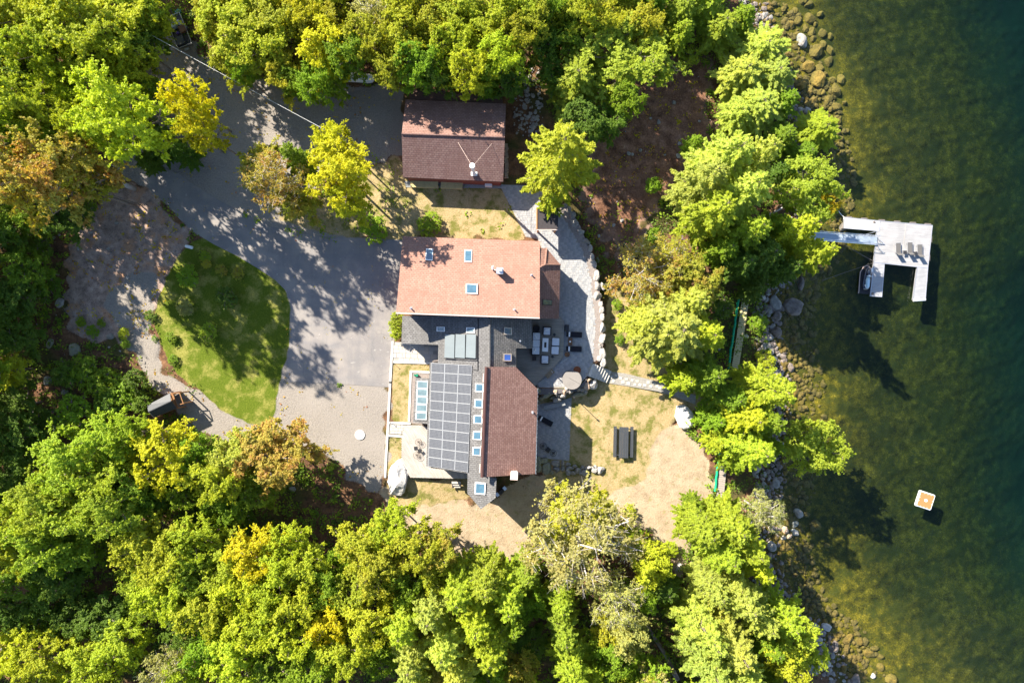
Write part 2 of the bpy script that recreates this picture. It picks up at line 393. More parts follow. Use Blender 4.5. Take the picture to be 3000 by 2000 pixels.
# lake water: closed body, clear surface with light absorption below it
m_water, nt = newmat("lake_water"); s = NT(nt)
w1 = s.math('ADD', s.noise(s.world(1.0, rz=.5, sc3=(1.0, 1.9, 1)), 1.4, 4), s.math('MULTIPLY', s.noise(s.world(1.0, rz=-.3, sc3=(1.0, 2.2, 1)), 5.0, 3), .4))
nb = s.bump(w1, .45, .14)
fr = s.n("ShaderNodeFresnel"); fr.inputs['IOR'].default_value = 1.33; s.l(nb, fr.inputs['Normal'])
tr = s.n("ShaderNodeBsdfTransparent"); tr.inputs[0].default_value = (.93, .97, .96, 1)
gl = s.n("ShaderNodeBsdfGlossy"); gl.inputs['Roughness'].default_value = .08; s.l(nb, gl.inputs['Normal'])
mx = s.n("ShaderNodeMixShader"); gb = s.n('ShaderNodeNewGeometry'); s.l(s.math('MULTIPLY', fr.outputs[0], s.math('SUBTRACT', 1.0, gb.outputs['Backfacing'])), mx.inputs[0]); s.l(tr.outputs[0], mx.inputs[1]); s.l(gl.outputs[0], mx.inputs[2])
o = s.n("ShaderNodeOutputMaterial"); s.l(mx.outputs[0], o.inputs[0])
va = s.n("ShaderNodeVolumeAbsorption"); va.inputs['Color'].default_value = (.45, .70, .61, 1); va.inputs['Density'].default_value = .20
s.l(va.outputs[0], o.inputs['Volume'])
wx0 = min(SHX) - 3
mb = MB(); mb.box(((wx0 + 880) / 2, 0, (WZ - 20) / 2), (880 - wx0, 1700, WZ + 20))
struct("lake_water", mb, m_water)

# ---------------------------------------------------------------- asphalt and paving
m_asph, nt = newmat("asphalt"); s = NT(nt); v = s.world(1.0)
a = s.noise(v, .3, 5); b = s.noise(v, 22, 3, .7); c3 = s.noise(s.world(sc3=(.15, .9, 1), rz=.6), 1, 4)
c = s.ramp(b, [(.3, (.14, .13, .128)), (.7, (.24, .222, .21))])
c = s.mix(s.rng(a, .38, .66, 0, .5), c, (.32, .285, .25)); c = s.mix(s.rng(c3, .5, .7, 0, .35), c, (.16, .16, .17))
ty = s.noise(s.world(sc3=(1.1, .06, 1), rz=.05), 1.0, 2); c = s.mix(s.rng(ty, .56, .62, 0, .22), c, (.15, .15, .155))
ck = s.n('ShaderNodeTexVoronoi'); ck.feature = 'DISTANCE_TO_EDGE'; cv_ = s.n('ShaderNodeVectorMath', operation='ADD'); s.l(v, cv_.inputs[0]); nz_ = s.n('ShaderNodeTexNoise'); nz_.inputs['Scale'].default_value = .8; s.l(v, nz_.inputs['Vector']); s.l(nz_.outputs['Color'], cv_.inputs[1]); s.l(cv_.outputs[0], ck.inputs['Vector']); ck.inputs['Scale'].default_value = .16
c = s.mix(s.rng(ck.outputs['Distance'], 0, .008, .22, 0), c, (.08, .08, .08))
st = s.noise(v, 1.3, 3, .6); c = s.mix(s.rng(st, .64, .72, 0, .4), c, (.40, .38, .35)); c = s.mix(s.rng(s.noise(v, 2.1, 2), .68, .74, 0, .5), c, (.10, .10, .10))
s.out(c, .85, s.bump(b, .35, .02), spec=.25)
asph = [(408, 512), (446, 480), (523, 508), (560, 536), (643, 587), (680, 606), (717, 629), (777, 657), (850, 680), (911, 689), (978, 695), (1179, 703), (1166, 930), (1150, 960), (1146, 1040), (1142, 1134), (990, 1124), (836, 1119),
        (845, 1030), (853, 950), (852, 893), (845, 868), (834, 848), (806, 820), (755, 786), (691, 748), (627, 716), (564, 678), (525, 641), (500, 609), (472, 583), (440, 555)]
mb = MB(); mb.sheet(PP(asph, .03), -.05, .03); struct("driveway", mb, m_asph)
m_stone = mat("pale_stone", (.50, .47, .43), .8, .1, 2.0, bump=.3)
m_conc = mat("concrete", (.58, .55, .50), .85, .08, 1.2)
def pavers(name, poly, z, mats, row, wmin, wmax, rot, gap=.02, th=.05, parent=None, joined=False, label=None, seed=1):
    """random ashlar laid in courses, clipped to the outline by paver centre"""
    r = random.Random(seed); pts = PP(poly, z); cx, cy = centre(pts); ca, sa_ = math.cos(rot), math.sin(rot)
    loc = [((x - cx) * ca + (y - cy) * sa_, -(x - cx) * sa_ + (y - cy) * ca) for x, y in pts]
    x0, x1 = min(p[0] for p in loc), max(p[0] for p in loc); y0, y1 = min(p[1] for p in loc), max(p[1] for p in loc)
    out = []; y = y0
    while y < y1:
        h = row * r.choice((.8, 1, 1, 1.25)); x = x0 - r.random() * wmax
        while x < x1:
            w = r.uniform(wmin, wmax); mx_, my = x + w / 2, y + h / 2
            if all(inpoly(np.array([mx_ + q * (w / 2 - gap) * .9]), np.array([my + t * (h / 2 - gap) * .9]), loc)[0] for q in (-1, 1) for t in (-1, 1)): out.append((mx_, my, w, h, r.uniform(-.006, .006)))
            x += w
        y += h
    tw = lambda a, b: (cx + a * ca - b * sa_, cy + a * sa_ + b * ca)
    if joined:
        for k, m in enumerate(mats):
            mb = MB()
            for i, (a, b, w, h, dz) in enumerate(out):
                if i % len(mats) == k or len(mats) == 1: X, Y = tw(a, b); mb.box((X, Y, z - th / 2 + dz), (w - gap, h - gap, th), rot)
            o = obj(name, mb.mesh(name, m), parent, world=parent is not None); o['kind'] = 'stuff'
    else:
        for i, (a, b, w, h, dz) in enumerate(out):
            X, Y = tw(a, b); mb = MB(); mb.box((0, 0, 0), (w - gap, h - gap, th), 0)
            o = obj(name, mb.mesh(name, mats[r.randrange(len(mats))]), parent); L = root_loc(parent) if parent else Vector((0, 0, 0))
            o.location = Vector((X, Y, z - th / 2 + dz)) - L; o.rotation_euler = (0, 0, rot)
m_p = [mat("paver_white", (.43, .41, .37), .8, .08, 2), mat("paver_grey", (.38, .365, .345), .8, .1, 2), mat("paver_warm", (.45, .40, .34), .8, .1, 2)]
m_pb = [mat("paver_pale", (.35, .345, .34), .75, .08, 2), mat("paver_blue", (.27, .275, .285), .75, .1, 2), mat("paver_light", (.31, .31, .315), .75, .1, 2)]
RH = -.042
m_joint = mat("joint_sand", (.30, .28, .25), .9, .1, 3)
walk = [(1151, 1001), (1205, 1003), (1284, 1012), (1283, 1062), (1152, 1058)]
mb = MB(); mb.sheet(PP(walk, .03), -.03, .03); o = struct("entry_walk", mb, m_joint)
pavers("paver", walk, .07, m_p, .5, .45, .95, RH, .04, .06, parent=o, seed=3)
walk2 = [(1137, 1242), (1184, 1245), (1182, 1272), (1136, 1270)]
mb = MB(); mb.sheet(PP(walk2, .03), -.03, .03); o = struct("side_walk", mb, m_joint)
pavers("paver", walk2, .07, m_p, .42, .4, .7, RH, .04, .06, parent=o, seed=4)
patio = [(1463, 541), (1562, 543), (1620, 575), (1636, 610), (1656, 639), (1694, 704), (1712, 740), (1723, 773), (1734, 818), (1739, 858), (1741, 880), (1746, 943), (1744, 1004), (1737, 1064), (1722, 1100), (1702, 1121), (1656, 1136), (1574, 1134),
         (1566, 1100), (1566, 930), (1600, 760), (1575, 700), (1540, 694)]
mb = MB(); mb.sheet(PP(patio, .03), -.03, .03); o = struct("patio", mb, m_joint)
pavers("paver", patio, .07, m_pb, .25, .22, .5, RH, .02, .06, parent=o, joined=True, seed=5)
patio2 = [(1560, 1188), (1600, 1180), (1675, 1164), (1671, 1250), (1668, 1349), (1620, 1345), (1556, 1337)]
mb = MB(); mb.sheet(PP(patio2, LAWN + .03), LAWN - .05, LAWN + .03); o = struct("lower_patio", mb, m_joint)
pavers("paver", patio2, LAWN + .07, m_pb, .22, .2, .42, RH, .02, .06, parent=o, joined=True, seed=6)
m_gravbed = mat("crushed_stone", (.24, .205, .185), .9, .25, 6, fine=26, bump=.8)
bedE = [(1636, 600), (1660, 600), (1700, 662), (1722, 720), (1742, 760), (1756, 850), (1764, 940), (1767, 1010), (1757, 1050), (1735, 1063), (1740, 1004), (1742, 943), (1737, 880), (1735, 858), (1730, 818), (1719, 773), (1708, 740), (1690, 704), (1652, 639)]
mb = MB(); mb.sheet(PP(bedE, .05), -.04, .05); struct("gravel_border", mb, m_gravbed)
bedS = [(1574, 1137), (1656, 1139), (1704, 1124), (1722, 1104), (1712, 1130), (1690, 1146), (1640, 1152), (1574, 1156)]
mb = MB(); mb.sheet(PP(bedS, .05), -.04, .05); struct("gravel_border", mb, mat("dark_chips", (.12, .11, .11), .9, .3, 6, fine=24, bump=.8))
bedW = [(1204, 1088), (1259, 1088), (1259, 1245), (1200, 1240)]
mb = MB(); mb.sheet(PP(bedW, .05), -.04, .05); struct("gravel_border", mb, m_gravbed)
padN = [(1184, 531), (1474, 540), (1474, 552), (1190, 549)]
mb = MB(); mb.sheet(PP(padN, .05), -.04, .05); struct("gravel_border", mb, mat("grey_chips", (.24, .25, .25), .9, .2, 6, fine=24, bump=.8))
# white edging strips
def strip(pts, w, z0, z1, mb):
    for (a, b), (c, d) in zip(pts[:-1], pts[1:]):
        A = Vector(P(a, b, z1)); B = Vector(P(c, d, z1)); dd = (B - A); L = dd.length; an = math.atan2(dd.y, dd.x); mid = (A + B) / 2
        mb.box((mid.x, mid.y, (z0 + z1) / 2), (L + w * .9, w, z1 - z0), an)
for k, pts in enumerate([[(1150, 1002), (1143, 1120), (1128, 1396)], [(1155, 1060), (1282, 1064)], [(1203, 1088), (1256, 1090)], [(1203, 1094), (1198, 1232)], [(1142, 1238), (1200, 1240)], [(1136, 1275), (1178, 1278)]]):
    mb = MB(); strip(pts, .27, 0, .12 + .004 * k, mb)
    struct("stone_edging", mb, mat("white_edging", (.58, .56, .52), .7, .06, 1.5))
# lawn path with stepping stones
path = [(1783, 1088), (1830, 1093), (1928, 1117), (1990, 1136), (2040, 1160), (2036, 1184), (1980, 1162), (1928, 1146), (1835, 1130), (1776, 1121)]
mb = MB()
pz = [P(x, y, LAWN) for x, y in path]
mb.poly([(x, y, LAWN + .03) for x, y in pz], .12)
lp = struct("garden_path", mb, mat("path_gravel", (.26, .245, .22), .9, .22, 5, fine=22, bump=.7))
r = random.Random(9)
for (x, y, w) in [(1818, 1107, 9), (1825, 1118, 10), (1836, 1110, 9), (1841, 1123, 10), (1852, 1113, 8), (1867, 1116, 9), (1875, 1127, 9), (1889, 1128, 10), (1899, 1120, 9), (1907, 1131, 9), (1917, 1123, 8), (1790, 1104, 9), (1797, 1116, 8), (1933, 1136, 10), (1948, 1133, 9), (1805, 1099, 8), (1860, 1126, 8), (1925, 1131, 8)]:
    mb = MB(); mb.box((0, 0, 0), (w / 22, w / 22 * r.uniform(.75, 1), .08), 0, ch=.02)
    o = obj("stepping_stone", mb.mesh("stepping_stone", m_p[r.choice((0, 0, 2))]), lp); X, Y = P(x, y, LAWN); o.location = (X, Y, LAWN + .04 + r.uniform(0, .01)); o.rotation_euler = (0, 0, r.uniform(-.3, .1))
# ---------------------------------------------------------------- buildings
m_redlit = shingles("roof_shingles_red_lit", (.30, .16, .118), (.365, .215, .163), (.20, .105, .08))  # paler red for slopes facing the sun, light put into the colour
m_red2 = shingles("roof_shingles_red_dim", (.22, .118, .095), (.31, .185, .15), (.10, .055, .045), along_y=True)  # same red darkened for east slopes, shade put into the colour
m_red2n = shingles("garage_shingles_red_dim", (.165, .095, .085), (.215, .14, .125), (.085, .05, .046))  # garage red, darkened to hold the south slope's shade
m_grey = shingles("roof_shingles_charcoal", (.135, .13, .125), (.20, .195, .19), (.055, .053, .055))
m_grey2 = shingles("roof_shingles_grey", (.15, .145, .135), (.235, .22, .20), (.045, .043, .045), along_y=True)
m_garn = shingles("garage_shingles_red_lit", (.25, .14, .11), (.33, .20, .165), (.13, .075, .06))  # garage red, lightened to hold the north slope's sunlight
m_wallr = mat("red_siding", (.22, .07, .05), .8, .1, 2)
m_walld = mat("dark_siding", (.13, .11, .10), .8, .1, 2)
m_fasc = mat("fascia_pale", (.62, .48, .42), .6, .06, 2); m_fascd = mat("fascia_maroon", (.075, .035, .03), .6, .06, 2)
m_white = mat("white_metal", (.78, .78, .76), .4, .04, 2, bump=.05, spec=.5); m_alu = mat("aluminium", (.62, .63, .65), .35, .06, 2, metal=.7, bump=.05)
m_black = mat("black_metal", (.03, .03, .033), .5, .1, 3, bump=.1); m_dark = mat("dark_wicker", (.035, .03, .03), .8, .3, 10)
def glassmat(name, col, rough=.12):
    m, nt = newmat(name); s = NT(nt); a = s.noise(s.world(1.0), 1.3, 3)
    c = s.mix(s.rng(a, .4, .6), col, tuple(x * 1.25 for x in col)); s.out(c, rough, None, 0, .9, coat=.6); return m
m_glass = glassmat("skylight_glass", (.05, .105, .145)); m_glassl = glassmat("pale_glass", (.10, .145, .155)); m_glassd = glassmat("dark_glass", (.05, .07, .07)); m_glassb = glassmat("blue_shade_glass", (.05, .12, .42))
def lift(p, top):
    """height of the plane through the first three points of a roof outline"""
    a, b, c = [Vector(q) for q in top[:3]]; n = (b - a).cross(c - a); return a.z - (n.x * (p[0] - a.x) + n.y * (p[1] - a.y)) / n.z
class Plane:
    def __init__(s, a, b, c): s.a = Vector(a); s.n = (Vector(b) - s.a).cross(Vector(c) - s.a)
    def z(s, X, Y): return s.a.z - (s.n.x * (X - s.a.x) + s.n.y * (Y - s.a.y)) / s.n.z
    def at(s, px, py, off=0.0):
        z = s.a.z
        for _ in range(12): X, Y = P(px, py, z + off); z = s.z(X, Y)
        return Vector((X, Y, z + off))
def walls(name, pts, z0, ztop, m, parent, t=.2):
    """wall ring under a roof; ztop may be a function of x, y"""
    f = ztop if callable(ztop) else (lambda X, Y: ztop)
    mb = MB(); n = len(pts)
    for i in range(n):
        a = Vector(pts[i]); b = Vector(pts[(i + 1) % n]); d = (b - a).normalized(); nn = Vector((-d.y, d.x)) * t / 2
        q = [a - nn, b - nn, b + nn, a + nn]; vs = [(p.x, p.y, z0) for p in q] + [(p.x, p.y, f(p.x, p.y)) for p in q]
        mb.add(vs, [(0, 3, 2, 1), (4, 5, 6, 7), (0, 1, 5, 4), (1, 2, 6, 5), (2, 3, 7, 6), (3, 0, 4, 7)])
    return part(name, mb, m, parent, True)
def inset(pts, d):
    c = centre(pts); out = []
    for p in pts:
        v = Vector((p[0] - c[0], p[1] - c[1])); L = v.length; out.append((c[0] + v.x * (L - d * 1.3) / L, c[1] + v.y * (L - d * 1.3) / L))
    return out
def skylight(parent, pl, quad, gm, fm, h=.12, fw=.09, curb=None, label=None):
    """raised frame with a glass pane, seated on a roof plane; quad = four plan points"""
    c = [pl.at(x, y, h) for x, y in quad]; b = [p - Vector((0, 0, h + .02)) for p in c]; cc = sum(c, Vector()) / 4
    mb = MB(); k = []
    for p in c:
        L = (p - cc).length; k.append(cc + (p - cc) * (1 - fw * 1.5 / L))
    vs = c + b + k; mb.add([tuple(p) for p in vs], [(0, 1, 5, 4), (1, 2, 6, 5), (2, 3, 7, 6), (3, 0, 4, 7), (0, 8, 9, 1), (1, 9, 10, 2), (2, 10, 11, 3), (3, 11, 8, 0)])
    f = part("skylight", mb, fm, parent, True, label)
    g = MB(); g.add([tuple(p + Vector((0, 0, -.015))) for p in k], [(0, 1, 2, 3)]); part("pane", g, gm, f, True)
    return f
def pipe(parent, pl, px, py, h, r=.07, m=None, cap=None):
    p = pl.at(px, py, 0); mb = MB(); mb.tube(p - Vector((0, 0, .1)), p + Vector((0, 0, h)), r, r, 10); mb.disc(p, r * 2.2, .05, 12)
    if cap: mb.disc(p + Vector((0, 0, h)), cap, .12, 12, cap * .5)
    return part("vent_pipe", mb, m or m_alu, parent, True)

# main house ------------------------------------------------
HC = P(1400, 1000); house = thing("house", "large house with pink, dark red and charcoal roofs and solar panels", "house", (HC[0], HC[1], 0))
def roof(name, pts, th, m, parent, label=None): mb = MB(); mb.poly([P3(*p) for p in pts], th); return part(name, mb, m, parent, True, label)
R1 = [(1180, 692, 4.4), (1581.5, 706.5, 4.6), (1581, 930, 8.1), (1160.5, 915.5, 7.9)]
roof("roof", R1, .22, m_redlit, house, "wide shingle roof sloping north, red tinted pink as sunlit")
r1 = [P3(*p) for p in R1]; pl1 = Plane(r1[0], r1[1], r1[3])
mb = MB(); a, b = Vector(r1[3]), Vector(r1[2]); d = (b - a).normalized(); n = Vector((d.y, -d.x, 0)).normalized()
mb.add([tuple(a + n * .001 + Vector((0, 0, .06))), tuple(b + n * .001 + Vector((0, 0, .06))), tuple(b + n * .14 + Vector((0, 0, .03))), tuple(a + n * .14 + Vector((0, 0, .03))), tuple(a + n * .14 - Vector((0, 0, .3))), tuple(b + n * .14 - Vector((0, 0, .3))),
        tuple(b + n * .001 - Vector((0, 0, .3))), tuple(a + n * .001 - Vector((0, 0, .3)))], [(0, 3, 2, 1), (3, 4, 5, 2), (4, 7, 6, 5), (0, 7, 4, 3), (1, 2, 5, 6)])
part("fascia", mb, m_fasc, house, True)
w1 = [(p[0], p[1]) for p in r1]; w1i = inset(w1, .45); walls("wall", w1i, -.3, lambda X, Y: pl1.z(X, Y) - .2, m_wallr, house)
# east bay
NE = (1601.5, 727, 4.2); A1 = (1597, 775, 5.3); E1 = (1642, 775.5, 3.8); E2 = (1637.5, 934, 3.8); B0 = (1581.5, 727, 4.75); C1 = (1581.5, 783, 5.75); C2 = (1579, 932, 5.75)
mb = MB(); mb.poly([P3(*p) for p in (B0, NE, A1, C1)], .18); part("bay_roof", mb, m_redlit, house, True)
mb = MB(); mb.poly([P3(*p) for p in (NE, E1, A1)], .18); part("bay_roof", mb, m_redlit, house, True)
mb = MB(); mb.poly([P3(*p) for p in (A1, E1, E2, C2, C1)], .18); part("bay_roof", mb, m_red2, house, True)
mb = MB()
for p, q in ((NE, A1), (A1, E1), (A1, C1)): mb.path([Vector(P3(*p)) + Vector((0, 0, .02)), Vector(P3(*q)) + Vector((0, 0, .02))], .11, 6)
part("ridge_cap", mb, m_redlit, house, True)
walls("wall", inset([P(*p) for p in (B0[:2] + (4,), NE[:2] + (4,), E1[:2] + (3.8,), E2[:2] + (3.8,), C2[:2] + (4,))], .35), -.3, 3.7, m_wallr, house)
plE = Plane(P3(*E1), P3(*E2), P3(*C2))
skylight(house, plE, [(1590, 877), (1618, 879), (1618, 894), (1590, 893)], m_glassd, m_black, .1, .08, label="dark skylight on the east bay roof")
skylight(house, pl1, [(1248.5, 728), (1269, 729), (1267, 763), (1246, 762)], m_glass, m_white)
skylight(house, pl1, [(1361, 731), (1383, 732), (1382, 768), (1360.5, 767)], m_glass, m_white)
skylight(house, pl1, [(1365.5, 830.5), (1399.5, 832), (1399, 861), (1365, 859.5)], m_glass, m_white, .2)
# chimney and flues on the pink roof
ch = pl1.at(1465, 797); mb = MB(); mb.box((ch.x, ch.y, ch.z + .65), (.65, .65, 1.7), RH); cho = part("chimney", mb, mat("grey_flashing", (.30, .29, .28), .6, .1, 2), house, True)
mb = MB(); mb.box((ch.x, ch.y, ch.z + 1.62), (.85, .78, .10), RH); mb.box((ch.x + .1, ch.y + .05, ch.z + 1.8), (.4, .35, .22), RH); part("chimney_cap", mb, m_alu, cho, True)
fl = pl1.at(1444, 790); mb = MB(); mb.tube(fl, fl + Vector((0, 0, .8)), .10, .10, 10); mb.tube(fl + Vector((0, 0, .8)), fl + Vector((.0, .35, .95)), .12, .12, 10); mb.box((fl.x + .5, fl.y - .05, fl.z + .3), (.7, .06, .06), RH); part("flue_pipe", mb, m_white, house, True)
for (x, y) in ((1204, 903), (1507, 907), (1557, 806)): pipe(house, pl1, x, y, .5, .08, m_alu, .12)
# charcoal west slope, ridge and east slope
K0 = P(1176, 1006, 2.9); plW = Plane((K0[0], K0[1], 2.9), (P(1434, 930, 6.9)[0], P(1434, 930, 6.9)[1], 6.9), (P(1413, 1470, 6.9)[0], P(1413, 1470, 6.9)[1], 6.95))
ol = [(1179, 925), (1176, 1006), (1284, 1010), (1283, 1062), (1259, 1061), (1248, 1365.5), (1370, 1386), (1369, 1444), (1409, 1491), (1452, 1457), (1454.5, 1400), (1423, 1395), (1434, 1080), (1434, 925)]
mb = MB(); mb.poly([plW.at(x, y) for x, y in ol], .22); part("roof", mb, m_grey, house, True, "long charcoal shingle roof sloping west")
rz_ = plW.at(1434, 1000).z
e_ol = [(1434.5, 924, None), (1434.5, 1078, None), (1512, 1077, 5.0), (1512, 1020, 5.0), (1559, 1020, 3.9), (1559, 924, 3.9)]
t0 = plW.at(1434.3, 930); pe = Plane(t0, plW.at(1434.3, 1078), P3(1559, 1000, 3.8))
mb = MB(); mb.poly([pe.at(x, y) for x, y, _ in e_ol], .22); part("roof", mb, m_grey2, house, True, "small charcoal roof sloping east to the deck")
mb = MB(); mb.path([plW.at(1434.3, 932, .03), plW.at(1434.3, 1078, .03)], .13, 6); part("ridge_cap", mb, m_grey, house, True)
mb = MB(); mb.path([plW.at(1401, 934, .05), plW.at(1400, 1084, .05), plW.at(1386, 1082, .05)], .06, 6); part("conduit", mb, m_black, house, True)
wl1 = [(1185, 930), (1184, 1000), (1290, 1004), (1290, 1056), (1268, 1058), (1258, 1356), (1375, 1376), (1375, 1440), (1409, 1476), (1447, 1448), (1448, 1400), (1505, 1068), (1505, 1012), (1550, 1012), (1550, 930)]
walls("wall", [tuple(plW.at(x, y)[:2]) if x < 1430 else P(x, y, 4.5) for x, y in wl1], -1.0, lambda X, Y: min(plW.z(X, Y), pe.z(X, Y) if Y > -4 else 99, 8) - .2, m_walld, house)
skylight(house, plW, [(1279, 957), (1303, 957.5), (1303, 971), (1279, 970.5)], m_glassl, m_white)
skylight(house, plW, [(1366, 958.5), (1391, 959.5), (1391, 975), (1365.5, 974)], m_glassl, m_white)
for q in ([(1477, 958), (1500, 960), (1500, 981), (1476, 980)], [(1475, 1035.5), (1499, 1036), (1499, 1058), (1474.5, 1057.5)]):
    skylight(house, pe, q, m_glassd if q[0][1] < 1000 else m_glassb, mat("tan_frame", (.50, .42, .34), .6, .08, 2), .22, .13)
for i, (x, y) in enumerate([(1392.5, 1123), (1390, 1169.5), (1388.5, 1216), (1386, 1263), (1384.5, 1309.5)]):
    skylight(house, plW, [(x, y), (x + 24.5, y + 1), (x + 24, y + 25), (x - .6, y + 24)], m_glass, m_white, .14, .09)
skylight(house, plW, [(1392, 1412), (1423, 1415), (1421, 1449), (1390.5, 1446)], m_glass, m_white, .2, .12, label="large square skylight at the pointed south end")
pipe(house, pe, 1524, 999, 1.0, .07, m_alu, .12)
# three grey roof panels
pn = mat("grey_panel", (.15, .175, .18), .35, .05, 1.0, bump=.03, spec=.6)
for x0 in (1303.2, 1334.2, 1365.6):
    q = [(x0 + .6, 978.5), (x0 + 28.6, 980), (x0 + 27.4, 1049), (x0 - 1.4, 1047)]
    c = [plW.at(x, y, .30) for x, y in q]; mb = MB(); mb.poly([tuple(p) for p in c], .12); part("solar_collector", mb, pn, house, True)
mb = MB(); mb.path([plW.at(1300, 1049, .25), plW.at(1398, 1054, .25)], .05, 5); mb.path([plW.at(1396.5, 982, .2), plW.at(1396, 1054, .2)], .05, 5)
for x in (1333, 1364.3): mb.path([plW.at(x, 980, .16), plW.at(x - 1, 1049, .16)], .07, 5)
part("collector_rail", mb, m_black, house, True)
# solar array: 11 rows of 3
m_cell, nt = newmat("solar_cells"); s = NT(nt); v = s.coord(1.0, 'UV')
br = s.n("ShaderNodeTexBrick"); br.offset = 0.0; s.l(v, br.inputs['Vector']); br.inputs['Scale'].default_value = 1.0; br.inputs['Brick Width'].default_value = 1 / 10; br.inputs['Row Height'].default_value = 1 / 6
br.inputs['Mortar Size'].default_value = .008; br.inputs['Mortar Smooth'].default_value = .3; br.inputs['Color1'].default_value = (.062, .063, .068, 1); br.inputs['Color2'].default_value = (.075, .077, .083, 1); br.inputs['Mortar'].default_value = (.19, .195, .20, 1)
s.out(br.outputs[0], .22, None, 0, .5, coat=.3)
m_cell_b = m_cell
TL, TR, BR, BL = [Vector((x, y)) for x, y in ((1263.5, 1062.5), (1382.5, 1069.5), (1370.8, 1382.5), (1254, 1365))]
def bil(u, v_): return (TL * (1 - u) + TR * u) * (1 - v_) + (BL * (1 - u) + BR * u) * v_
for i in range(11):
    for j in range(3):
        us = (j / 3 + .003, (j + 1) / 3 - .003); vs = (i / 11 + .0014, (i + 1) / 11 - .0014)
        q = [bil(us[0], vs[0]), bil(us[1], vs[0]), bil(us[1], vs[1]), bil(us[0], vs[1])]
        c = [plW.at(p.x, p.y, .16) for p in q]; mb = MB(); mb.poly([tuple(p) for p in c], .06); f = part("solar_panel", mb, mat("panel_frame", (.40, .41, .42), .5, .05, 2), house, True)
        cc = sum(c, Vector()) / 4; k = []
        ex = (c[1] - c[0]).normalized() * .03; ey = (c[3] - c[0]).normalized() * .03
        k = [c[0] + ex + ey, c[1] - ex + ey, c[2] - ex - ey, c[3] + ex - ey]; up = Vector((0, 0, .006))
        g = MB(); g.add([tuple(p + up) for p in (k[3], k[2], k[1], k[0])], [(0, 1, 2, 3)]); me = g.mesh("cell_face", m_cell)
        uv = me.uv_layers.new(name="UVMap"); uv.data.foreach_set('uv', [0, 0, 1, 0, 1, 1, 0, 1]); obj("cell_face", me, f, True)
mb = MB()
for j in range(4): mb.path([plW.at(*bil(j / 3 * .98 + .01, 0), .07), plW.at(*bil(j / 3 * .98 + .01, 1), .07)], .03, 4)
part("panel_rail", mb, m_alu, house, True)
# second red roof with clerestory
R2 = [(1423, 1074.5, 8.6), (1511.5, 1075, 6.6), (1573.5, 1138, 5.9), (1575, 1150, 5.9), (1567.5, 1387.5, 5.9), (1410.5, 1397.5, 8.6)]
r2 = [P3(*p) for p in R2]; pl2 = Plane(r2[0], r2[5], r2[4])
c2_ = [pl2.at(p[0], p[1]) for p in R2]; mb = MB(); mb.poly(c2_, .24); part("roof", mb, m_red2, house, True, "shingle roof sloping east above the lower patio, red darkened as shaded")
mb = MB(); a, b = c2_[0], c2_[5]; d = (b - a).normalized(); n = Vector((-d.y, d.x, 0)).normalized() * -1
if n.x > 0: n = -n
mb.path([a + Vector((.1, 0, .03)), b + Vector((.1, 0, .03))], .16, 6)
part("ridge_cap", mb, m_fascd, house, True)
mb = MB(); A_, B_ = a + n * .02, b + n * .02
mb.add([tuple(A_ + Vector((0, 0, .02))), tuple(B_ + Vector((0, 0, .02))), tuple(B_ + n * .1 + Vector((0, 0, .02))), tuple(A_ + n * .1 + Vector((0, 0, .02))), tuple(A_ - Vector((0, 0, .35))), tuple(B_ - Vector((0, 0, .35))), tuple(B_ + n * .1 - Vector((0, 0, .35))), tuple(A_ + n * .1 - Vector((0, 0, .35)))],
       [(0, 1, 2, 3), (7, 6, 5, 4), (3, 2, 6, 7), (1, 0, 4, 5)])
part("fascia", mb, m_fascd, house, True)
w2 = inset([tuple(p[:2]) for p in c2_], .4); walls("wall", w2, LAWN - .6, lambda X, Y: pl2.z(X, Y) - .22, m_wallr, house)
for t in np.linspace(.10, .93, 6):
    p = a.lerp(b, float(t)) + n * .04; mb = MB(); mb.box((p.x - .22, p.y, p.z - .75), (.12, 1.0, .5), -RH * 0 + math.atan2(d.y, d.x) + PI / 2); f = part("window", mb, m_fasc, house, True)
    g = MB(); g.box((p.x - .30, p.y, p.z - .75), (.03, .86, .38), math.atan2(d.y, d.x) + PI / 2); part("pane", g, m_glassd, f, True)
pipe(house, pl2, 1560, 1207, 1.1, .07, m_alu, .13)
p = pl2.at(1506, 1388); mb = MB(); mb.box((p.x, p.y, p.z + .4), (.75, .85, 1.3), RH); cho = part("chimney", mb, mat("pale_plaster", (.60, .50, .44), .8, .08, 2), house, True, "pale square chimney on the dark red roof")
mb = MB(); mb.box((p.x, p.y, p.z + 1.08), (.9, 1.0, .08), RH); part("chimney_cap", mb, m_fasc, cho, True)
mb = MB()
for i in range(22):     # string lights along the east eave
    t = i / 21; q = c2_[2].lerp(c2_[4], t) + Vector((.12, 0, -.1)); mb.box(q, (.1, .05, .08))
mb.path([c2_[2] + Vector((.08, 0, -.1)), c2_[4] + Vector((.08, 0, -.1))], .05, 5); part("gutter", mb, m_alu, house, True)
# solarium
SO = [(1217, 1106, 2.6), (1258, 1108, 3.1), (1252, 1241, 3.1), (1210, 1237, 2.6)]
so = [P3(*p) for p in SO]; pls = Plane(so[0], so[1], so[3]); mb = MB(); mb.poly(so, .18); part("solarium_roof", mb, m_grey, house, True)
walls("wall", inset([tuple(p[:2]) for p in so], .25), -.1, 2.5, m_walld, house)
for i in range(5):
    y = 1115.5 + i * 23; x = 1222 - i * .9
    skylight(house, pls, [(x, y), (x + 32, y + 1.2), (x + 31.5, y + 22), (x - .6, y + 21)], m_glassl, m_white, .22, .07)
# hedge bush is separate (vegetation)

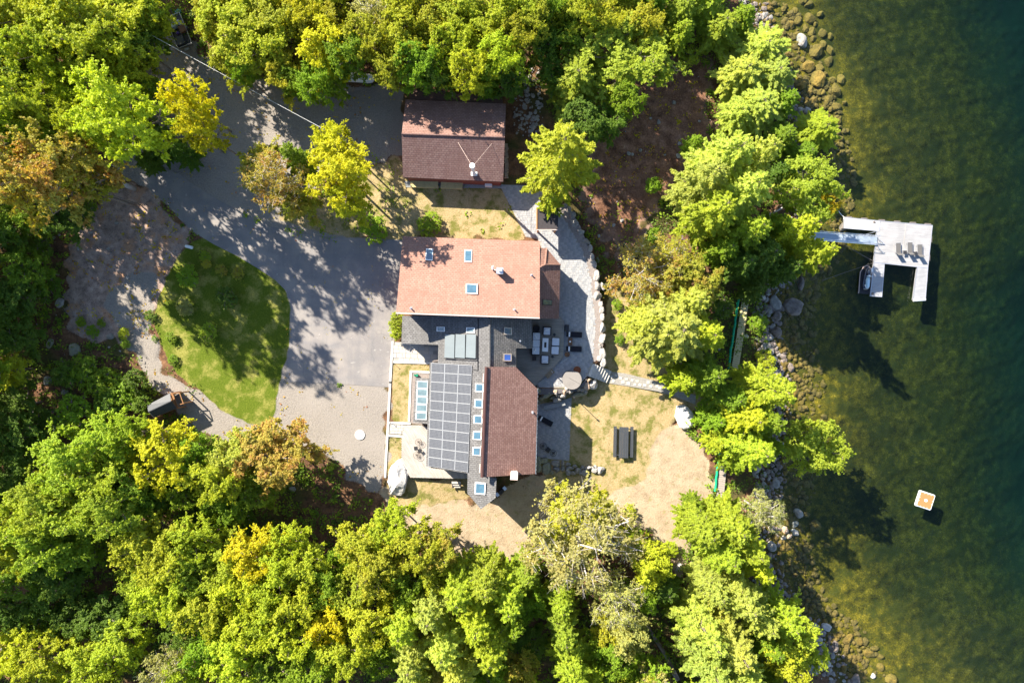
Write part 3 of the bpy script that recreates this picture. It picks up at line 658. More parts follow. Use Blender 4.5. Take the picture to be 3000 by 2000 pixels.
# garage ----------------------------------------------------
GC = P(1330, 410); garage = thing("garage", "detached garage with red gable roof and a tall white stovepipe", "garage", (GC[0], GC[1], 0))
gN = [(1188, 292, 3.3), (1482, 304, 3.3), (1479, 403, 5.7), (1177, 393, 5.7)]; gS = [(1177, 393, 5.7), (1479, 403, 5.7), (1474, 533, 3.3), (1180.5, 519, 3.3)]
roof("roof", gN, .18, m_garn, garage, "north slope, red tinted pink as sunlit"); roof("roof", gS, .18, m_red2n, garage, "south slope, red darkened as shaded")
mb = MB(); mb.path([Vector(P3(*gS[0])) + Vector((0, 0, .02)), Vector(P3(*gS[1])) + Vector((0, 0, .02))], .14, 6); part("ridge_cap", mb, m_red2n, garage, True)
gs = [P3(*p) for p in gS]; plg = Plane(gs[0], gs[1], gs[2]); gn = [P3(*p) for p in gN]; plgn = Plane(gn[0], gn[1], gn[2])
walls("wall", inset([tuple(p[:2]) for p in (gn[0], gn[1], gs[2], gs[3])], .4), -.2, lambda X, Y: min(plg.z(X, Y), plgn.z(X, Y)) - .16, m_wallr, garage)
lt = [(1202, 262, 2.4), (1474, 284, 2.4), (1473, 303, 2.9), (1200, 291, 2.9)]; roof("lean_to_roof", lt, .12, mat("brown_roof", (.12, .07, .055), .9, .2, 3), garage)
walls("lean_to_wall", inset([tuple(P3(*p)[:2]) for p in lt], .2), -.1, 2.3, m_walld, garage)
p = plg.at(1389, 510); mb = MB(); mb.tube(p - Vector((0, 0, .2)), p + Vector((0, 0, 1.2)), .26, .22, 12); mb.tube(p + Vector((0, 0, 1.2)), p + Vector((0, 0, 4.0)), .19, .19, 12); mb.disc(p + Vector((0, 0, 4.0)), .36, .28, 14, .33); mb.box(p + Vector((0, 0, .1)), (.8, .5, .1), 0)
sp = part("stovepipe", mb, m_white, garage, True)
for q in ((1342, 417.5), (1441, 421)):
    e = plg.at(*q); mb = MB(); mb.tube(e, p + Vector((0, 0, 3.6)), .018, .018, 5); part("brace_rod", mb, m_fasc, sp, True)
m_lum = mat("lumber_yellow", (.50, .42, .20), .8, .15, 3)
r = random.Random(4)
def lumber(x0, x1, y, n, label):
    a = P(x0, y, 1); b = P(x1, y + 3, 1); t = thing("lumber_stack", label, "lumber", (a[0], a[1], 0)); L = Vector((b[0] - a[0], b[1] - a[1])); an = math.atan2(L.y, L.x)
    for i in range(n):
        for k in range(4):
            mb = MB(); ln = L.length * r.uniform(.85, 1); mb.box((ln / 2 * math.cos(an) + math.sin(an) * 0 - (k * .21) * math.sin(-an), ln / 2 * math.sin(an) - k * .21, .12 + i * .12), (ln, .18, .1), an); part("board", mb, m_lum, t)
lumber(1202, 1285, 530, 5, "long yellow boards stacked under the garage eave, longer of the two stacks"); lumber(1291, 1356, 533, 5, "shorter stack of yellow boards under the garage eave beside a white unit")
t = thing("heat_pump", "white outdoor unit against the garage's south wall beside the lumber", "heat pump", (*P(1431, 541, 1.0), 0)); mb = MB(); mb.box((0, 0, .55), (.95, .35, .8), RH, ch=.03); part("case", mb, m_white, t); mb = MB(); mb.box((-.3, 0, .08), (.06, .4, .16)); mb.box((.3, 0, .08), (.06, .4, .16)); part("foot", mb, m_black, t)
t = thing("firewood_stack", "stacked split firewood along the garage's east wall", "firewood", (*P(1483, 475, 0), 0))
for i in range(46):
    mb = MB(); mb.tube((-.2, 0, 0), (.22, 0, 0), .1, .1, 6); o = part("log", mb, mat("cut_wood", (.42, .33, .24), .9, .3, 4), t); o.location = (r.uniform(-.1, .1), 2.3 - (i % 23) * .2, .1 + .19 * (i // 23)); o.rotation_euler = (r.uniform(0, 3), 0, r.uniform(-.2, .2))
# pavilion by the patio
pc = P(1604, 640, 3.4); t = thing("pavilion", "small square black-roofed outdoor shelter with a wooden west side on the patio", "pavilion", (pc[0], pc[1], 0))
mb = MB(); mb.poly([P3(*p) for p in ((1574, 609, 3.3), (1636, 609, 3.6), (1634.5, 672, 3.6), (1573, 671, 3.3))], .22); part("roof", mb, mat("black_membrane", (.035, .03, .032), .8, .2, 3), t, True)
mb = MB(); q = [Vector(P3(*p)) for p in ((1572.5, 608.5, 3.35), (1572.5, 671, 3.35))]; mb.box(((q[0].x + q[1].x) / 2, (q[0].y + q[1].y) / 2, 3.25), (.14, (q[0] - q[1]).length, .35)); part("side_board", mb, mat("cedar", (.40, .20, .09), .7, .15, 3), t, True)
mb = MB(); q = [Vector(P3(*p)) for p in ((1573, 672, 3.4), (1634.5, 673, 3.6))]; mb.box(((q[0].x + q[1].x) / 2, (q[0].y + q[1].y) / 2 - .03, 3.42), ((q[0] - q[1]).length, .08, .3)); part("fascia", mb, m_fasc, t, True)
for x, y in ((1579, 615), (1631, 615), (1629, 668), (1578, 667)):
    X, Y = P(x, y, 3.4); mb = MB(); mb.box((X, Y, 1.6), (.2, .2, 3.2)); part("post", mb, mat("cedar", (.4, .2, .09)), t, True)
mb = MB(); X, Y = P(1606, 625, 1); mb.box((X, Y, 1.3), (2.2, 1.1, 2.6), 0); mb.box((X, Y - .6, .5), (1.8, .3, 1.0)); part("fireplace", mb, m_stone, t, True)
# wood shed west of the lawn
t = thing("wood_shed", "small open-fronted wood shed with ribbed black metal gable roof at the edge of the woods", "shed", (*P(480, 1190, 2), 0))
mB = mat("black_ribbed_metal", (.05, .053, .06), .45, .15, 2, spec=.5); m_ce = mat("orange_cedar", (.27, .13, .055), .7, .15, 3)
ra, rb = P3(434, 1205, 3.6), P3(501, 1173.5, 3.6); nl, nr_ = P3(431, 1187, 2.9), P3(498, 1151.5, 2.9); sl, sr = P3(452, 1223, 2.5), P3(518, 1195, 2.5)
mb = MB(); mb.poly([ra, rb, nr_, nl], .08); part("roof", mb, mB, t, True, "plain north slope"); mb = MB(); mb.poly([ra, rb, sr, sl], .08); ro = part("roof", mb, mB, t, True, "ribbed south slope")
for i in range(9):
    u = (i + .5) / 9; A = Vector(ra).lerp(Vector(sl), u); B = Vector(rb).lerp(Vector(sr), u); mb = MB(); mb.path([A + Vector((0, 0, .04)), B + Vector((0, 0, .04))], .045, 4); part("rib", mb, mB, ro, True)
fr_ = [P3(499, 1153, 2.6), P3(526, 1150, 2.6), P3(537, 1181, 2.6), P3(513, 1189, 2.6)]
for i in range(4):
    mb = MB(); mb.path([fr_[i], fr_[(i + 1) % 4]], .07, 4); part("beam", mb, m_ce, t, True)
for p in (nl, nr_, sl, sr, fr_[1], fr_[2]):
    mb = MB(); mb.box((p[0] * .985 + P(480, 1190)[0] * .015, p[1] * .985 + P(480, 1190)[1] * .015, 1.2), (.14, .14, 2.5)); part("post", mb, m_ce, t, True)
mb = MB(); mb.poly([(p[0], p[1], 2.2) for p in (nl, nr_, sr, sl)], .1); part("shelf", mb, m_ce, t, True)
mb = MB()
for a_, b_ in ((nl, sl), (nl, nr_)):
    A, B = Vector(a_), Vector(b_); mid = (A + B) / 2; dd = B - A; mb.box((mid.x, mid.y, 1.1), (dd.length * .95, .05, 2.1), math.atan2(dd.y, dd.x))
part("wall", mb, m_ce, t, True)

# decks -----------------------------------------------------
def boards(name, poly, z, w, ang, m, parent, th=.04, gap=.02, pz=None):
    """deck boards laid at an angle, each clipped to the outline; joined: a board is under three pixels wide"""
    pts = PP(poly, z) if pz is None else pz; cx, cy = centre(pts); ca, sa_ = math.cos(ang), math.sin(ang)
    L = [((x - cx) * ca + (y - cy) * sa_, -(x - cx) * sa_ + (y - cy) * ca) for x, y in pts]
    y0, y1 = min(p[1] for p in L), max(p[1] for p in L); mb = MB(); y = y0 + w / 2; rr = random.Random(3)
    while y < y1:
        xs = []
        for i in range(len(L)):
            a, b = L[i], L[(i + 1) % len(L)]
            if (a[1] > y) != (b[1] > y): xs.append(a[0] + (y - a[1]) / (b[1] - a[1]) * (b[0] - a[0]))
        xs.sort()
        for xa, xb in zip(xs[::2], xs[1::2]):
            if xb - xa > .1:
                xm = (xa + xb) / 2; dz = rr.uniform(-.004, .004); mb.box((cx + xm * ca - y * sa_, cy + xm * sa_ + y * ca, z - th / 2 + dz), (xb - xa, w - gap, th), ang)
        y += w
    o = part(name, mb, m, parent, True); o['kind'] = 'stuff'; return o
def woodmat(name, c1, c2, ang, sc=5.0):
    m, nt = newmat(name); s = NT(nt); v = s.world(rz=-ang, sc3=(1, 1, 1))
    mp = s.n("ShaderNodeMapping"); s.l(v, mp.inputs[0]); mp.inputs['Scale'].default_value = (.35, sc, 1); a = s.noise(mp.outputs[0], 1.6, 4, .7); b = s.noise(s.world(1.0), .7, 4)
    c = s.ramp(a, [(.3, c1), (.7, c2)]); c = s.mix(s.rng(b, .45, .7, 0, .4), c, tuple(x * .8 for x in c1)); s.out(c, .85, s.bump(a, .3, .02), spec=.2); return m
m_dk1 = woodmat("weathered_deck", (.30, .27, .24), (.50, .46, .41), -1.02); m_dk2 = woodmat("brown_grey_deck", (.22, .195, .16), (.38, .34, .28), 0)
m_dock = woodmat("silver_dock_boards", (.25, .247, .25), (.40, .39, .39), 0); m_dockv = woodmat("silver_finger_boards", (.24, .245, .255), (.38, .375, .38), 0)
m_dockl = woodmat("bright_ramp_boards", (.40, .39, .385), (.56, .55, .54), 1.5)
dp = [(1182, 1245), (1237, 1245), (1262, 1256), (1262, 1370), (1372, 1385), (1371, 1402), (1202, 1398), (1190, 1375), (1176, 1370), (1177, 1278), (1180, 1276)]
t = thing("wooden_deck", "silvery weathered deck with diagonal boards southwest of the house beside a white boulder", "deck", (*P(1230, 1330), 0))
boards("boards", dp, .75, .16, math.radians(-58), m_dk1, t)
mb = MB(); mb.sheet(PP(dp, .70), .45, .70); part("frame", mb, m_walld, t, True)
for (x, y) in ((1195, 1390), (1260, 1395), (1320, 1397), (1362, 1397)): mb = MB(); X, Y = P(x, y, .3); mb.box((X, Y, .1), (.15, .15, .8)); part("post", mb, m_walld, t, True)
t = thing("deck_steps", "short grey wooden steps below the south edge of the diagonal deck", "steps", (*P(1337, 1412, .2), 0))
for i in range(3): mb = MB(); mb.box((0, -.3 * i, .42 - .16 * i), (1.2 - .0 * i, .28, .05)); part("tread", mb, m_dk1, t)
for q in (-.55, .55): mb = MB(); mb.box((q, -.3, .2), (.05, 1.0, .3)); part("stringer", mb, m_walld, t)
dp2 = [(1559, 928), (1638, 925), (1653.5, 941), (1650, 1046), (1568, 1131), (1512, 1074), (1512, 1018), (1559, 1018)]
t = thing("wooden_deck", "brown grey lounge deck with angled corners between the house and the patio", "deck", (*P(1600, 1000), 0))
boards("boards", dp2, .45, .14, RH, m_dk2, t); mb = MB(); mb.sheet(PP(dp2, .40), .05, .40); part("frame", mb, m_walld, t, True)
# ---------------------------------------------------------------- furniture and small things
m_cush = mat("grey_cushion", (.62, .64, .67), .9, .05, 3); m_cushw = mat("white_cushion", (.80, .80, .82), .9, .04, 3); m_sling = mat("taupe_sling", (.10, .095, .092), .8, .1, 6)
m_navy = mat("black_sling", (.012, .012, .018), .8, .2, 8); m_rust = mat("rusty_steel", (.22, .07, .03), .85, .3, 4); m_bwood = mat("brown_wood", (.14, .07, .035), .7, .2, 4)
DZ = .45
def at(px, py, z): X, Y = P(px, py, z); return (X, Y, z)
m_rail_seat = mat("charcoal_planks", (.045, .05, .058), .6, .08, 3)
# sofa
t = thing("sofa", "long outdoor sofa with three pale cushions and two throw pillows on the deck's west side", "sofa", at(1569.2, 1006, DZ), RH)
mb = MB(); mb.box((0, 0, .18), (1.12, 3.1, .36), ch=.04); mb.box((-.5, 0, .45), (.14, 3.1, .55), ch=.03); mb.box((.02, 1.5, .38), (1.05, .12, .42), ch=.03); mb.box((.02, -1.5, .38), (1.05, .12, .42), ch=.03); part("frame", mb, m_dark, t)
for k in (-1, 0, 1): mb = MB(); mb.box((.06, k * .96, .46), (.92, .93, .2), ch=.05); part("seat_cushion", mb, m_cush, t); mb = MB(); mb.box((-.34, k * .96, .68), (.2, .92, .4), ch=.05); part("back_cushion", mb, m_cush, t)
for y, a in ((.95, .5), (-.95, -.6)): mb = MB(); mb.box((-.1, y, .72), (.18, .5, .36), a, ch=.05); part("throw_pillow", mb, m_cushw, t)
def armchair(px, py, rz, label):
    t = thing("armchair", label, "armchair", at(px, py, DZ), rz, "deck armchairs"); mb = MB(); mb.box((0, 0, .18), (1.1, 1.12, .36), ch=.04); mb.box((0, .5, .45), (1.1, .14, .5), ch=.03)
    for q in (-.5, .5): mb.box((q, 0, .42), (.12, 1.1, .4), ch=.03)
    part("frame", mb, m_dark, t); mb = MB(); mb.box((0, -.05, .45), (.9, .9, .2), ch=.05); part("seat_cushion", mb, m_cush, t); mb = MB(); mb.box((0, .36, .66), (.88, .18, .36), ch=.05); part("back_cushion", mb, m_cush, t)
    mb = MB(); mb.box((0, .16, .66), (.55, .16, .3), .1, ch=.05); part("throw_pillow", mb, m_cushw, t); return t
armchair(1602, 969.5, RH, "pale cushioned armchair at the north end of the fire table"); armchair(1596, 1053, RH + PI, "pale cushioned armchair at the south end of the fire table")
for (x, y, l) in ((1627.5, 1001, "northern of the two pale square ottomans east of the fire table"), (1625.6, 1026, "southern of the two pale square ottomans east of the fire table")):
    t = thing("ottoman", l, "ottoman", at(x, y, DZ), RH, "deck ottomans"); mb = MB(); mb.box((0, 0, .17), (1.02, 1.06, .34), ch=.03); part("base", mb, m_dark, t); mb = MB(); mb.box((0, 0, .43), (.96, 1.0, .18), ch=.05); part("cushion", mb, m_cush, t)
t = thing("fire_table", "white rectangular fire table with a dark slot in the middle of the deck seating", "fire table", at(1597, 1010, DZ), RH)
mb = MB(); mb.box((0, .62, .5), (.78, .54, .1)); mb.box((0, -.62, .5), (.78, .54, .1)); mb.box((-.27, 0, .5), (.24, .7, .1)); mb.box((.27, 0, .5), (.24, .7, .1)); part("tabletop", mb, m_white, t)
mb = MB(); mb.box((0, 0, .22), (.62, 1.5, .44)); part("base", mb, m_white, t); mb = MB(); mb.box((0, 0, .46), (.3, .7, .04)); part("burner_tray", mb, m_black, t)
for x, y, l in ((1623.6, 980, "small black diamond side table by the north armchair"), (1618, 1044.5, "small black diamond side table by the south armchair")):
    t = thing("side_table", l, "side table", at(x, y, DZ), PI / 4, "deck side tables"); mb = MB(); mb.box((0, 0, .42), (.32, .32, .04)); part("tabletop", mb, m_black, t); mb = MB(); mb.tube((0, 0, 0), (0, 0, .4), .04, .04, 6); mb.box((0, 0, .01), (.26, .26, .02)); part("pedestal", mb, m_black, t)
t = thing("lounge_chair", "dark rounded chair behind the north end of the deck sofa", "chair", at(1571.5, 962, DZ), 0); mb = MB(); mb.disc((0, 0, .05), .4, .35, 14); part("seat", mb, m_dark, t); mb = MB(); mb.ring((0, 0, .5), .38, .07, 14); part("backrest", mb, m_dark, t)
t = thing("side_table", "dark square side table at the south end of the deck sofa", "side table", at(1565, 1049, DZ), RH); mb = MB(); mb.box((0, 0, .42), (.5, .6, .05)); part("tabletop", mb, m_dark, t)
for q in ((-.2, -.25), (.2, -.25), (.2, .25), (-.2, .25)): mb = MB(); mb.box((q[0], q[1], .2), (.05, .05, .4)); part("leg", mb, m_dark, t)
def lounger(px, py, z, rz, label, sm, fm, pillow=True, back=.35, group=None):
    """long axis local -Y (feet) to +Y (head)"""
    t = thing("sun_lounger", label, "sun lounger", at(px, py, z), rz, group); mb = MB()
    for q in (-.34, .34): mb.box((q, -.28, .3), (.05, 1.4, .05))
    mb.box((0, -.97, .3), (.7, .05, .05)); mb.box((0, .42, .3), (.7, .05, .05)); part("frame", mb, fm, t)
    mb = MB(); mb.box((0, -.28, .335), (.66, 1.36, .03)); part("seat", mb, sm, t)
    c, s_ = math.cos(back), math.sin(back); mb = MB(); mb.box((0, .42 + .36 * c, .34 + .36 * s_), (.66, .74, .03), 0, ('X', back)); part("backrest", mb, sm, t)
    for q in ((-.32, -.85), (.32, -.85), (-.32, .3), (.32, .3)): mb = MB(); mb.box((q[0], q[1], .15), (.05, .05, .3)); part("leg", mb, fm, t)
    if pillow: mb = MB(); mb.box((0, .5 + .2 * c, .43 + .22 * s_), (.62, .2, .09), 0, ('X', back), ch=.03); part("pillow", mb, m_cushw, t)
    return t
PZ = .07
lounger(1682.5, 980, PZ, PI / 2 + RH, "black sun lounger with white pillow on the upper patio, northern of the pair", m_navy, m_black, group="patio loungers")
lounger(1681.5, 1022, PZ, PI / 2 + RH, "black sun lounger with white pillow on the upper patio, southern of the pair", m_navy, m_black, group="patio loungers")
lounger(1598.5, 1232, LAWN + PZ, math.radians(62), "black sun lounger with white pillow standing alone on the lower patio", m_navy, m_black)
t = thing("side_table", "brown wooden table between the two patio loungers", "side table", at(1670, 1000.5, PZ), RH); mb = MB(); mb.box((0, 0, .45), (.55, 1.0, .05)); part("tabletop", mb, m_bwood, t)
for q in ((-.22, -.42), (.22, -.42), (.22, .42), (-.22, .42)): mb = MB(); mb.box((q[0], q[1], .21), (.05, .05, .42)); part("leg", mb, m_bwood, t)
mb = MB(); mb.disc((0, 0, 0), .10, .22, 12, .12); solo("vase", mb, m_white, "small white vase on the brown table between the loungers", "vase", at(1670, 1000.5, PZ + .48))
mb = MB(); mb.disc((0, 0, 0), .30, .42, 8, .36); solo("planter", mb, m_bwood, "brown planter on the patio south of the loungers near the deck corner", "planter", at(1661, 1038, PZ))
mb = MB(); mb.box((0, 0, .35), (.5, .85, .7), ch=.03); solo("storage_box", mb, m_black, "black upright box against the deck edge north of the patio loungers", "storage box", at(1659.5, 961, PZ), RH)
t = thing("planter", "round rusty steel bowl beside the covered hot tub", "planter", at(1690, 1083.5, PZ)); mb = MB(); mb.disc((0, 0, 0), .3, .4, 16, .48); part("bowl", mb, m_rust, t); mb = MB(); mb.ring((0, 0, .42), .45, .05, 18); part("rim", mb, m_rust, t)
# hot tub
t = thing("hot_tub", "round hot tub under a beige folding cover at the patio's south end", "hot tub", at(1674, 1111, PZ)); mb = MB(); mb.disc((0, 0, 0), 1.22, .82, 32); part("tub", mb, m_walld, t)
mcv = mat("beige_vinyl_cover", (.235, .215, .195), .6, .06, 1.2)
vs = [(1.27 * math.cos(a), min(1.27 * math.sin(a), 1.07), .93) for a in [2 * PI * i / 40 for i in range(40)]]
mb = MB(); mb.poly(vs, .1); cv = part("cover", mb, mcv, t); mb = MB(); mb.path([(-.4, .25, .935), (1.05, -.55, .935)], .018, 5); part("seam", mb, m_black, cv)
for k in range(5): a = .5 + k * .13; mb = MB(); mb.path([(-.8 + k * .22, -.9 + .05 * k, .932), (-.55 + k * .22, -.35, .932)], .009, 4); part("seam", mb, mcv, cv)
# wooden planters against the deck
for (x, y, l, m, w) in ((1610, 1094, "brown slatted wooden box with a lid handle against the deck's angled edge", mat("slat_wood", (.22, .17, .11), .8, .2, 4), 1.25), (1587.5, 1121, "lower grey wooden box at the southwest end of the deck's angled edge", mat("slat_grey", (.24, .25, .25), .8, .15, 4), 1.1)):
    t = thing("deck_box", l, "deck box", at(x, y, PZ), math.radians(42)); mb = MB(); mb.box((0, 0, .2), (w, .6, .4)); part("case", mb, m, t)
    for k in range(4): mb = MB(); mb.box((0, -.23 + k * .155, .42), (w, .14, .035)); part("slat", mb, m, t)
    if w > 1.2: mb = MB(); mb.box((.4, .0, .46), (.12, .3, .05)); part("handle", mb, m_dk1, t)
t = thing("bench", "long grey plank bench below the boulder wall on the lower patio", "bench", at(1623.5, 1186.5, LAWN + PZ), math.radians(13)); 
for k in range(3): mb = MB(); mb.box((0, -.2 + k * .2, .46), (2.95, .18, .05)); part("seat_plank", mb, mat("slat_grey", (.24, .25, .25)), t)
for q in (-1.2, 1.2): mb = MB(); mb.box((q, 0, .22), (.12, .5, .44)); part("leg", mb, m_walld, t)
def wire_chair(px, py, z, r_, label, m, n=10, group=None):
    t = thing("wire_chair", label, "chair", at(px, py, z), random.uniform(0, 1), group); mb = MB(); mb.ring((0, 0, .45), r_, .022, 22, 4); mb.ring((0, 0, .4), r_ * .45, .016, 14, 4)
    for i in range(n): a = 2 * PI * i / n; mb.path([(0, 0, .38), (math.cos(a) * r_, math.sin(a) * r_, .45)], .012, 4)
    part("seat", mb, m, t); mb = MB(); mb.disc((0, 0, .36), r_ * .22, .04, 10); part("hub", mb, m_black, t)
    for i in range(3): a = 2 * PI * i / 3 + .4; mb = MB(); mb.path([(0, 0, .36), (math.cos(a) * r_ * .7, math.sin(a) * r_ * .7, 0)], .015, 4); part("leg", mb, m, t)
    return t
mwr = mat("brown_wire", (.12, .08, .06), .6, .2, 4)
wire_chair(1227.5, 1293, .75, .42, "northern round wire chair on the diagonal deck", mwr, group="wire chairs on the diagonal deck"); wire_chair(1222.5, 1331.5, .75, .46, "southern round wire chair on the diagonal deck", mwr, group="wire chairs on the diagonal deck")
wire_chair(1591, 1304.5, LAWN + PZ, .44, "western round black wire chair on the lower patio", m_black, 14, "wire chairs on the lower patio"); wire_chair(1620.5, 1325, LAWN + PZ, .44, "eastern round black wire chair on the lower patio", m_black, 14, "wire chairs on the lower patio")
def sq_table(px, py, z, w, rz, label):
    t = thing("side_table", label, "side table", at(px, py, z), rz); mb = MB(); mb.box((0, 0, .45), (w, w, .04)); part("tabletop", mb, m_black, t)
    for q in ((-1, -1), (1, -1), (1, 1), (-1, 1)): mb = MB(); mb.box((q[0] * w * .42, q[1] * w * .42, .22), (.03, .03, .44)); part("leg", mb, m_black, t)
sq_table(1220, 1311.5, .75, .5, .1, "black square table between the wire chairs on the diagonal deck"); sq_table(1231, 1318, .75, .42, .8, "smaller turned black table beside the square one on the diagonal deck"); sq_table(1605, 1315.5, LAWN + PZ, .62, -.7, "black table between the two wire chairs on the lower patio")
# picnic table
t = thing("picnic_table", "large charcoal picnic table with two bench seats on the dry lawn", "picnic table", at(1824.5, 1293, LAWN), -.018)
for k in range(5): mb = MB(); mb.box((-.5 + k * .25, 0, .8), (.235, 4.15, .05)); part("tabletop_plank", mb, m_rail_seat, t)
for q in (-1, 1):
    for k in range(2): mb = MB(); mb.box((q * (1.02 + k * .22), .02, .46), (.205, 4.15, .05)); part("bench_plank", mb, m_rail_seat, t)
for y in (-1.75, 1.75):
    mb = MB(); mb.box((0, y, .42), (2.4, .08, .1)); mb.box((0, y, .75), (1.2, .08, .08))
    for q in (-1, 1): mb.tube((q * .95, y, 0), (q * .4, y, .76), .05, .05, 4)
    part("leg_frame", mb, m_rail_seat, t)
# stone steps to the lawn
t = thing("stone_steps", "seven pale stone steps going down from the upper patio to the garden path", "steps", at(1756, 1092, -.8)); A0, A1, B0_, B1 = (1737, 1064), (1722, 1101), (1791, 1086.5), (1776, 1121)
for i in range(7):
    u0, u1 = i / 7, (i + 1) / 7 + .02; z = -.02 - i * .225; q = [(A0[0] + (B0_[0] - A0[0]) * u, A0[1] + (B0_[1] - A0[1]) * u) for u in (u0, u1)] + [(A1[0] + (B1[0] - A1[0]) * u, A1[1] + (B1[1] - A1[1]) * u) for u in (u1, u0)]
    mb = MB(); mb.poly([P3(x, y, z) for x, y in q], .45); part("step", mb, m_stone, t, True)
# lamp post by the boulders, well cover, stone slab
t = thing("lamp_post", "thin dark lamp post standing at the corner of the boulder wall above the lawn", "lamp post", at(1676, 1158, LAWN)); mb = MB(); mb.tube((0, 0, 0), (0, 0, 3.4), .045, .04, 8); part("pole", mb, m_black, t); mb = MB(); mb.tube((0, 0, 3.4), (0, 0, 3.65), .12, .09, 10); part("lamp_head", mb, m_black, t)
t = thing("well_cover", "round white concrete cover set in the gravel parking area", "well cover", at(1054.5, 1273, 0)); mb = MB(); mb.disc((0, 0, 0), .64, .12, 32); part("lid", mb, m_white, t); mb = MB(); mb.ring((0, 0, .10), .6, .03, 28); part("rim", mb, m_white, t)
mb = MB(); mb.box((0, 0, .15), (1.05, .42, .3), ch=.1); solo("stone_bench", mb, m_white, "small white stone slab at the north tip of the island lawn", "stone slab", at(555, 723.5, 0), -.25)
for i, (x, y, l) in enumerate([(1156, 1066, "thin black path light at the north end of the west grass strip"), (1147, 1236, "thin black path light at the south end of the west grass strip"), (1144, 1280, "thin black path light beside the lower grass strip"), (1140, 1384, "thin black path light beside the white boulder")]):
    t = thing("path_light", l, "path light", at(x, y, 0)); mb = MB(); mb.tube((0, 0, 0), (0, 0, .7), .02, .02, 6); part("stake", mb, m_black, t); mb = MB(); mb.disc((0, 0, .68), .09, .05, 10, .04); part("cap", mb, m_black, t)
t = thing("watering_can", "small green watering can beside the solarium", "watering can", at(1222, 1099, .1)); mb = MB(); mb.disc((0, 0, 0), .2, .35, 12, .18); part("body", mb, mat("green_plastic", (.01, .20, .11), .4, .05, 2), t); mb = MB(); mb.disc((-.32, .03, 0), .12, .25, 10, .1); part("spout", mb, mat("green_plastic", (.01, .2, .11)), t)
t = thing("gas_grill", "dark covered grill with side shelves beside the pointed south end of the house", "grill", at(1468, 1436, -.6), .7); mb = MB(); mb.box((0, 0, .7), (.8, .6, .5), ch=.12); part("hood", mb, m_black, t); mb = MB(); mb.box((0, 0, .3), (.7, .5, .55)); part("cabinet", mb, m_black, t)
for q in (-.65, .65): mb = MB(); mb.box((q, 0, .65), (.42, .5, .05)); part("side_shelf", mb, m_alu, t)

# trailer and tank under the trees
t = thing("utility_trailer", "dark loaded utility trailer under the trees at the top of the gravel drive", "trailer", at(531, 97, .3), math.radians(22)); mb = MB(); mb.box((0, 0, .45), (1.9, 4.3, .1)); part("bed", mb, m_black, t); gm = mat("galvanised", (.35, .35, .34), .5, .1, 3, metal=.4)
for q in (-1, 1): mb = MB(); mb.box((q * .98, 0, .72), (.07, 4.4, .08)); mb.box((q * .98, 0, .58), (.04, 4.3, .25)); part("side_rail", mb, gm, t)
for q in (-1, 1): mb = MB(); mb.box((0, q * 2.17, .72), (1.9, .07, .09)); part("end_rail", mb, gm, t)
mb = MB(); mb.box((0, -2.5, .45), (.6, .3, .06)); part("plate", mb, gm, t); mb = MB(); mb.tube((0, 2.2, .45), (0, 3.3, .45), .05, .05, 6); part("tongue", mb, m_black, t)
for q in (-1, 1): mb = MB(); mb.tube((q * 1.02, 0, .33), (q * 1.22, 0, .33), .33, .33, 16); part("wheel", mb, m_black, t)
mtp = mat("grey_tarp", (.30, .36, .36), .6, .2, 3)
for nm, l, x, y, d, m_, a in (("bag", "pale grey filled bag at the front left of the trailer load", -.45, .95, (.85, .8, .55), mtp, .2), ("bag", "pale crumpled bag beside the square one on the trailer", .42, 1.0, (.45, .9, .45), mat("pale_bag", (.45, .47, .50), .6, .2, 3), .5), ("crate", "brown wooden crate on the right side of the trailer", .5, .1, (.85, .9, .4), m_bwood, .05), ("storage_tote", "dark plastic tote at the rear of the trailer", -.35, -1.2, (1.1, 1.1, .4), mat("dark_plastic", (.05, .055, .06), .5, .1, 2), 0), ("bucket", "small purple bucket in the middle of the trailer", -.3, -.15, (.35, .3, .35), mat("purple_plastic", (.10, .05, .25), .5, .1, 2), .3)):
    c_, s_ = math.cos(math.radians(22)), math.sin(math.radians(22)); X, Y = P(531, 97, .5); mb = MB(); mb.box((0, 0, d[2] / 2), d, ch=.12 if nm == "bag" else .03); solo(nm, mb, m_, l, nm.replace('_', ' '), (X + x * c_ - y * s_, Y + x * s_ + y * c_, .5 + .3), math.radians(22) + a)
mb = MB(); mb.box((0, 0, .2), (.7, .6, .4), ch=.04); solo("storage_tote", mb, mat("green_tote", (.12, .30, .26), .5, .1, 2), "pale green tote on the ground just beyond the trailer", "tote", at(525, 38, 0), .7)
t = thing("propane_tank", "white rounded tank half hidden under trees on the north side of the gravel", "tank", at(1040, 228, .8), -.06); mb = MB()
vs = []; n = 16; prof = [(-2.6, 0.02), (-2.52, .3), (-2.3, .5), (-2.0, .58), (2.0, .58), (2.3, .5), (2.52, .3), (2.6, .02)]
for x, r_ in prof: vs += [(x, r_ * math.cos(2 * PI * i / n), .0 + r_ * math.sin(2 * PI * i / n)) for i in range(n)]
mb.add(vs, [(k * n + i, (k + 1) * n + i, (k + 1) * n + (i + 1) % n, k * n + (i + 1) % n) for k in range(len(prof) - 1) for i in range(n)]); part("tank_body", mb, m_white, t, smooth=True)
mb = MB(); mb.disc((0, 0, .5), .25, .2, 14); part("dome", mb, m_white, t)
for q in (-1.5, 1.5): mb = MB(); mb.box((q, 0, -.6), (.2, .8, .4)); part("foot", mb, m_conc, t)
